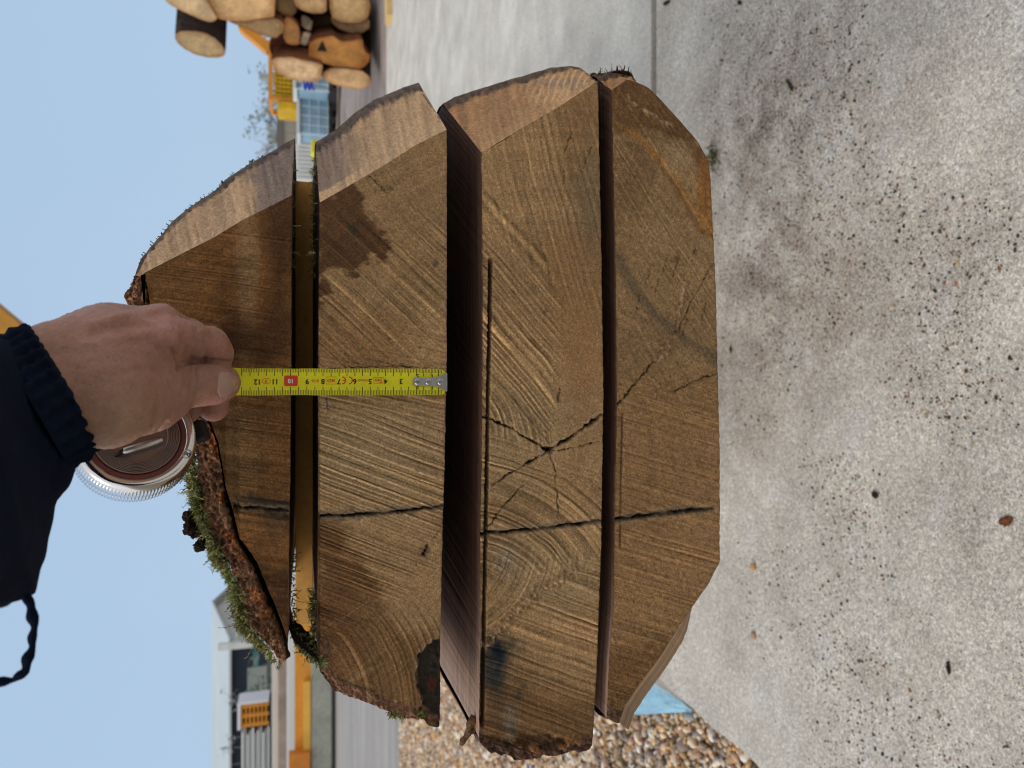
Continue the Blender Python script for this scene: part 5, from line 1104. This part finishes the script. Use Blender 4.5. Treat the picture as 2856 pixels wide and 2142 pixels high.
for k in range(12): x = x0 + .2 + (x1 - x0 - .4) * k / 11; sl.box(x - .03, x + .03, Yc - .02, Yc + .019, z0 + .06, z1 - .12)
sl.obj('mesh_panel', m_ye, t)
MB().box(xof(308, 800, Yc), x0 - .06, Yc - .2, Yc + 1.0, 0, zof(765, Yc) - .1).obj('yellow_crate', m_ye, None, False, .03); tag(bpy.data.objects['yellow_crate'], 'plain yellow crate between the mesh cage and the grey hoarding', 'crate')
# orange boom rising behind the pile, with a thin grey mast
Yb = 30; bb = empty('crane_boom', tuple(at(830, 60, Yb))); tag(bb, 'orange crane boom sloping up behind the log pile', 'crane')
MB().beam(tuple(at(752, 140, Yb)), tuple(at(676, 76, Yb)), .42, .36).beam(tuple(at(676, 76, Yb)), tuple(at(640, -60, Yb)), .30, .3).obj('boom', m_or, bb); MB().beam(tuple(at(752, 138, Yb)), (at(752, 138, Yb)[0], Yb, 0), .6, .5, (0, 1, 0)).obj('column', m_or, bb)
mm = MB().box(xof(215, 700, 48), xof(200, 700, 48), 48, 48.3, 0, zof(722, 48)); o = mm.obj('mast', M('grey_pole', (.34, .40, .42))); o.location = (0, 0, 0); tag(o, 'thin grey pole standing behind the crane boom', 'pole')
# grey hoarding and pale crates seen over and between the slabs
h = empty('hoarding', tuple(at(860, 350, 30))); tag(h, 'grey beige panelled hoarding beside the yellow crate', 'hoarding')
xa_, xb_ = xof(300, 800, 30), xof(440, 800, 30); n = 4
for k in range(n): MB().box(xb_ + (xa_ - xb_) * k / n + .02, xb_ + (xa_ - xb_) * (k + 1) / n - .02, 30, 30.06, 0, zof(790, 30)).obj('panel', M('board_grey', (.36, .34, .30), .8, 0, (1.5, .15)) if k == 0 else bpy.data.materials['board_grey'], h)
MB().box(xb_, xa_, 29.95, 30.08, zof(790, 30) + .002, zof(772, 30)).obj('rail', M('rail_dark', (.17, .16, .15)), h)
c = empty('ribbed_crate', tuple(at(880, 450, 20))); tag(c, 'pale ribbed plastic crate showing through the gap below the top slab', 'crate')
xa_, xb_ = xof(402, 850, 20), xof(505, 850, 20); MB().box(xb_, xa_, 20, 20.9, 0.0, zof(815, 20)).obj('crate_body', m_wh, c, False, .02); rb = MB()
for k in range(9): x = xb_ + .05 + (xa_ - xb_ - .1) * k / 8; rb.box(x - .025, x + .025, 19.95, 19.999, .05, zof(828, 20))
rb.obj('rib', M('pale_rib', (.74, .78, .78)), c)
MB().box(xof(425, 870, 16), xof(388, 870, 16), 16, 16.5, 0, zof(868, 16)).obj('yellow_box', M('lime_yellow', (.72, .70, .06)), None, False, .02); tag(bpy.data.objects['yellow_box'], 'lime yellow box just showing behind the second slab', 'box')
# shed on the far side
def sh(px, py, Y): return at(px, py, Y)
Ys0, Ys1 = 45.0, 61.0; Xg = xof(1797, 640, Ys0); ze = zof(641, Ys0); Ym = 52.5; zr = zof(590, Ym); Xf = -46
s = empty('shed', (Xg, Ym, 0)); tag(s, 'long pale roofed shed with a gable and a dark open front', 'shed')
m_rf = M('pale_roof', (.50, .56, .60), .6, 0, (.4, .05), (.15, .06)); m_nv = M('dark_opening_navy', (.020, .030, .055), .7, 0, (.8, .15)); m_gb = M('gable_white', (.52, .53, .52), .7, 0, (.6, .08)); m_wl = M('greygreen_wall', (.24, .29, .28), .8, 0, (.5, .2))
ov = .5
RFm = MB(); RFm.hexa([(Xf, Ys0 - ov, ze - .12), (Xg + ov, Ys0 - ov, ze - .12), (Xg + ov, Ym, zr - .12), (Xf, Ym, zr - .12)], [(Xf, Ys0 - ov, ze), (Xg + ov, Ys0 - ov, ze), (Xg + ov, Ym, zr), (Xf, Ym, zr)])
RFm.hexa([(Xf, Ym + .001, zr - .12), (Xg + ov, Ym + .001, zr - .12), (Xg + ov, Ys1 + ov, ze - .12), (Xf, Ys1 + ov, ze - .12)], [(Xf, Ym + .001, zr), (Xg + ov, Ym + .001, zr), (Xg + ov, Ys1 + ov, ze), (Xf, Ys1 + ov, ze)]); RFm.obj('roof', m_rf, s)
MB().hexa([(Xf, Ys0, ze - 2.0), (Xg, Ys0, ze - 2.0), (Xg, Ys0 + .15, ze - 2.0), (Xf, Ys0 + .15, ze - 2.0)], [(Xf, Ys0, ze - .13), (Xg, Ys0, ze - .13), (Xg, Ys0 + .15, ze - .13), (Xf, Ys0 + .15, ze - .13)]).obj('open_front_panel', m_nv, s)  # solid panel; the open front's dark interior is put into its colour
MB().box(Xf, Xg, Ys0 + .3, Ys0 + .5, 0, ze - 1.9).obj('wall', m_wl, s)
MB().add([(Xg, Ys0 + .2, 0), (Xg, Ys1, 0), (Xg, Ys1, ze - .15), (Xg, Ym, zr - .15), (Xg, Ys0 + .2, ze - .15)], [(0, 1, 2, 3, 4)]).obj('gable', m_gb, s)
MB().box(Xg + .01, Xg + .06, Ys0 + 3, Ys0 + 6, ze - 3.0, ze - .8).obj('gable_window', m_nv, s); MB().box(Xg + .01, Xg + .08, Ys0 + .2, Ys1, ze - .42, ze - .2).obj('gable_band', m_wh, s)
for k in range(4): x = Xg - .6 - k * 5.2; MB().box(x - .35, x + .1, Ys0 - .12, Ys0 - .01, 0, ze - 2.0).obj('post', m_wh, s)
for k, (pya, pyb, pa, pb, mt_) in enumerate(((1812, 1862, 706, 722, M('teal_paint', (.05, .22, .21))), (1862, 1950, 690, 745, M('grey_door', (.30, .34, .33))), (1925, 1960, 683, 720, M('dull_teal', (.07, .17, .19))))):
    MB().box(xof(pyb, pa, Ys0), xof(pya, pa, Ys0), Ys0 - .05 - .04 * k, Ys0 + .28, max(0, zof(pb, Ys0)), zof(pa, Ys0)).obj('shutter', mt_, s)
MB().beam((Xg + .15, Ys0 - .7, ze + .55), (Xg + .15, Ys0 - .7, 0), .35, .35, (0, 1, 0)).obj('downpipe', m_wh, s)
rs = M('roof_rust', (.42, .28, .20), .8)
for px, py, l in ((617, 1927, 5), (606, 1955, 6), (613, 2030, 12), (607, 2080, 12), (597, 2135, 8)):
    fr_ = (641 - px) / (641 - 590.); y = Ys0 + (Ym - Ys0) * fr_; z = ze + (zr - ze) * fr_ + .012; x = xof(py, px, y); dd = l * .02
    MB().add([(x - .12, y - dd, z - dd * .24), (x + .12, y - dd, z - dd * .24), (x + .12, y + dd, z + dd * .24), (x - .12, y + dd, z + dd * .24)], [(0, 1, 2, 3)]).obj('rust_patch', rs, s)
# wrapped stack of orange pallets, sheet stack, long white and orange beams, concrete kerb wall
Yp = 33; t = empty('pallet_stack', tuple(at(800, 1995, Yp))); tag(t, 'stack of orange pallets half wrapped in white film', 'pallet stack')
xa_, xb_ = xof(1962, 700, Yp), xof(2028, 700, Yp); zt_ = zof(672, Yp); n = 7; zb_ = zof(750, Yp)
for k in range(n):
    z = zb_ + (zt_ - zb_) * k / n; dz = (zt_ - zb_) / n; p_ = MB().box(xb_, xa_, Yp, Yp + 1, z + dz * .55, z + dz * .95)
    for j in range(3): p_.box(xb_ + (xa_ - xb_) * (.02 + .40 * j), xb_ + (xa_ - xb_) * (.16 + .40 * j), Yp + .01, Yp + .99, z, z + dz * .551)
    p_.obj('pallet', m_or, t)
MB().box(xb_, xa_, Yp + .05, Yp + .95, 0, zb_ - .01).obj('stand', m_dk, t)
MB().box(xb_ - .05, xa_ + .08, Yp - .06, Yp + 1.0, zt_ + .01, zt_ + .14).box(xa_ + .01, xa_ + .1, Yp - .061, Yp + 1.0, zb_, zt_ + .009).obj('film_wrap', M('white_film', (.70, .72, .78), .4), t)
t = empty('board_stack', tuple(at(800, 2085, Yp))); tag(t, 'tall stack of pale grey boards next to the orange pallets', 'board stack')
xa_, xb_ = xof(2032, 700, Yp), xof(2330, 700, Yp); gm = [M('board_%d' % k, c) for k, c in enumerate(((.60, .62, .66), (.42, .45, .44), (.68, .70, .72), (.34, .36, .38)))]
zt_ = zof(672, Yp); zb_ = zof(752, Yp)
for k in range(11):
    z = zb_ + (zt_ - zb_) * k / 11; MB().box(xb_, xa_ - .12 * (k % 3), Yp + .03 * (k % 2), Yp + 1.2, z + .004, z + (zt_ - zb_) / 11 - .02).obj('board', gm[(k * 7) % 4], t)
MB().box(xb_, xa_, Yp + .05, Yp + .95, 0, zb_ - .01).obj('stand', m_dk, t)
Yw = 27.0
def longbox(name, pa, pb, py0, py1, Y, mat, lab, cat, d=.6, z0=None):
    o = MB().box(xof(py1, pa, Y), xof(py0, pa, Y), Y, Y + d, zof(pb, Y) if z0 is None else z0, zof(pa, Y)).obj(name, mat, None, False, .02); return tag(o, lab, cat)
longbox('rack_rail', 758, 776, 1500, 2400, 32, M('rail_cream', (.62, .58, .54)), 'cream rail of the rack below the board stack', 'rail', .3)
longbox('timber_bundle', 776, 800, 1500, 2400, 31.6, M('bundle_wood', (.38, .30, .25), .8, 0, (1, .3)), 'long brown timber bundle under the cream rail', 'timber', .8, 0.0)
longbox('white_channel', 800, 822, 1500, 2400, 28.6, M('channel_white', (.70, .76, .80), .4), 'long white steel channel above the orange girder', 'channel', .4, 0.9)
t = empty('girder', tuple(at(850, 1950, Yw))); tag(t, 'long orange steel girder lying on the concrete wall', 'girder')
MB().box(xof(2420, 840, Yw), xof(1640, 840, Yw), Yw + .05, Yw + .5, zof(868, Yw), zof(822, Yw)).obj('web', m_or, t)
MB().box(xof(2120, 860, Yw), xof(1898, 860, Yw), Yw - .12, Yw + .049, zof(866, Yw), zof(846, Yw)).obj('flange', M('light_orange', (.74, .42, .07), .5, 0, (2, .1)), t)
MB().box(xof(2420, 840, Yw), xof(2090, 840, Yw), Yw - .3, Yw + .049, zof(864, Yw), zof(806, Yw)).obj('end_bracket', M('deep_orange', (.55, .19, .025), .5, 0, (2, .15)), t)
o = MB().box(xof(2500, 890, Yw), xof(1400, 890, Yw), Yw - .1, Yw + .7, -.06, zof(868, Yw) - .003).obj('low_wall', M('mossy_concrete', (.33, .35, .31), .85, 0, (1.2, .2), (8, .15)), None, False, .02); tag(o, 'low grey green concrete wall carrying the orange girder', 'wall')
o = MB().box(xof(2500, 925, Yw), xof(1400, 925, Yw), Yw - .18, Yw - .11, -.05, .10).obj('foot_shadow_strip', m_dk); tag(o, 'added dark strip for the shadow along the foot of the concrete wall', 'rail')  # the wall's base shadow, added as a dark strip
# scrub heap behind the boards, bare trees on the skyline
def twigs(name, base, h, w, n, mat_, lab, cat, seed, trunk=None, grp=None, d0=.35):
    r = np.random.default_rng(seed); t = empty(name, tuple(base)); tag(t, lab, cat, grp); mb = MB()
    tips = []
    for k in range(5):
        a = r.uniform(0, 6.28); p = [np.array(base, float)]
        d = np.array([.5 * math.cos(a) * w / h, .5 * math.sin(a) * w / h, 1.0])
        for j in range(5): p.append(p[-1] + d * h / 5.5 + r.normal(size=3) * h * .02); d = d + r.normal(size=3) * .16
        mb.tube(p, [h * .018 * (1 - .17 * j) for j in range(6)], 5); tips += p[2:]
    mb.obj('trunk', mat_, t); mb = MB()
    for k in range(n):
        b = tips[r.integers(len(tips))]; a = r.uniform(0, 6.28); d = np.array([math.cos(a) * w * .5, math.sin(a) * w * .5, r.uniform(-.1, .55) * h * .4]) * r.uniform(.25, .8); m_ = b + d * .5 + r.normal(size=3) * h * .03; mb.tube([b, m_, b + d], [h * .006, h * .004, h * .0015], 3, False)
        for q in range(3): s_ = m_ + (b + d - m_) * r.random(); mb.tube([s_, s_ + r.normal(size=3) * h * .06], [h * .0035, h * .001], 3, False)
    V = np.array(mb.v); Fq = list(mb.f)
    for k in range(int(n * d0 * 10)):
        b = V[r.integers(len(V))] + r.normal(size=3) * h * .04; s_ = h * r.uniform(.012, .03); e = r.normal(size=(4, 3)) * s_; o_ = len(mb.v); mb.v += [tuple(b + q) for q in e]; mb.f.append((o_, o_ + 1, o_ + 2, o_ + 3))
    mb.obj('crown', M('foliage_%d' % seed, {0: (.20, .22, .21), 1: (.46, .50, .52), 2: (.24, .28, .26)}[seed % 3], .9), t); return t  # distance haze put into the greyed and paler crown colours
m_tr = M('twig_bark', (.24, .235, .23), .9)
for i, (py, pxT, Y, w) in enumerate(((185, 720, 56, 1.8), (215, 705, 58, 2.0), (262, 690, 54, 3.0), (306, 696, 57, 2.6), (350, 700, 55, 2.8), (392, 684, 59, 3.2), (432, 716, 56, 2.6))):
    b = at(850, py, Y); b[2] = -.09; h = (zof(pxT, Y) + .09) * .80
    twigs('bare_tree', b, h, w, 46, m_tr, ['thin bare tree on the skyline, closest to the crane boom', 'dark dense crowned bare tree behind the yellow cage', 'broad scraggly tree above the orange cage frame', 'pale leafless tree over the yellow crate', 'silvery twiggy tree above the grey hoarding', 'widest straggling tree just off the point of the top slab', 'low pale bush low on the skyline by the top slab'][i], 'tree', 300 + i, None, 'bare trees on the skyline', .9)
for i, (py, Y, h, w) in enumerate(((1905, 36, 2.2, 1.6), (2075, 40, 3.4, 2.6))):
    b = at(850, py, Y); b[2] = -.09; twigs('dead_bush', b, zof(705 if i == 0 else 665, Y), w, 40, m_tr, ['dry twiggy bush before the shed wall', 'tall dry bush under the shed eaves by the board stack'][i], 'bush', 330 + i, None, 'dry bushes by the shed', .5)
# wooden prop: an orange A frame whose near leg crosses the sky behind the hand
YH = 12.0; t = empty('hoist_frame', (0, YH, 0)); tag(t, 'orange hoist with a slanting jib arm crossing the sky above the sleeve cuff', 'hoist')
a = at(30, 930, YH); d = at(30 - 90 * 2, 930 - 75 * 2, YH) - a; d /= np.linalg.norm(d); foot = at(165, 1030, YH); apex = a + d * ((9.5 - a[2]) / d[2])
m_hf = M('hoist_paint', (.52, .25, .035), .55, 0, (5, .12))
MB().beam(tuple(foot), tuple(apex), .32, .30, (0, 1, 0)).obj('jib', m_hf, t, False, .006)
MB().box(foot[0] - .13, foot[0] + .13, YH - .13, YH + .13, -.09, foot[2] + .1).obj('post', m_hf, t, False, .006)

# ------------------------------------------------------------------ light, sky, camera
S = Vector((-.74, -.16, .66)).normalized()
el = math.asin(S.z); az = math.atan2(S.x, S.y)
W = bpy.data.worlds.new('World'); SC.world = W; W.use_nodes = True
nt = W.node_tree; bg = nt.nodes['Background']; bg.inputs['Strength'].default_value = .10
sky = nt.nodes.new('ShaderNodeTexSky'); sky.sky_type = 'NISHITA'; sky.sun_disc = False
sky.sun_elevation = el; sky.sun_rotation = az; sky.dust_density = 3.0; sky.air_density = 1.0
tc = nt.nodes.new('ShaderNodeTexCoord')
dot = nt.nodes.new('ShaderNodeVectorMath'); dot.operation = 'DOT_PRODUCT'
nt.links.new(tc.outputs['Generated'], dot.inputs[0]); dot.inputs[1].default_value = (0, .93, .37)
k = _range(nt, dot.outputs['Value'], .25, .85, 0, 1)
cl = _noise(nt, tc.outputs['Generated'], 2.2, 4, .5)
k = _math(nt, 'ADD', k, _range(nt, cl, .3, .7, -.06, .06))
over = _mix(nt, k, (7.2, 7.1, 6.9), (3.65, 4.98, 6.65))          # white overcast overhead, paler blue over the yard
mixs = _mix(nt, .88, sky.outputs[0], over)
nt.links.new(mixs, bg.inputs['Color'])
sl = bpy.data.lights.new('sun', 'SUN'); sl.energy = 1.1; sl.angle = math.radians(22); sl.color = (1, .94, .84)
so = bpy.data.objects.new('sun', sl); COL.objects.link(so); so.rotation_euler = S.to_track_quat('Z', 'Y').to_euler()

cam = bpy.data.cameras.new('camera'); co = bpy.data.objects.new('camera', cam); COL.objects.link(co)
cam.sensor_width = 36; cam.sensor_fit = 'HORIZONTAL'; cam.lens = 36 * F / 2856
cam.clip_start = .01; cam.clip_end = 900
co.matrix_world = Matrix(((DN[0], RT[0], -FW[0], 0), (DN[1], RT[1], -FW[1], 0), (DN[2], RT[2], -FW[2], H), (0, 0, 0, 1)))
cam.dof.use_dof = True; cam.dof.focus_distance = .475; cam.dof.aperture_fstop = 11
SC.camera = co
SC.view_settings.view_transform = 'Standard'; SC.view_settings.look = 'None'; SC.view_settings.exposure = .30; SC.view_settings.gamma = 1
SC.cycles.max_bounces = 8; SC.cycles.filter_width = 1.05
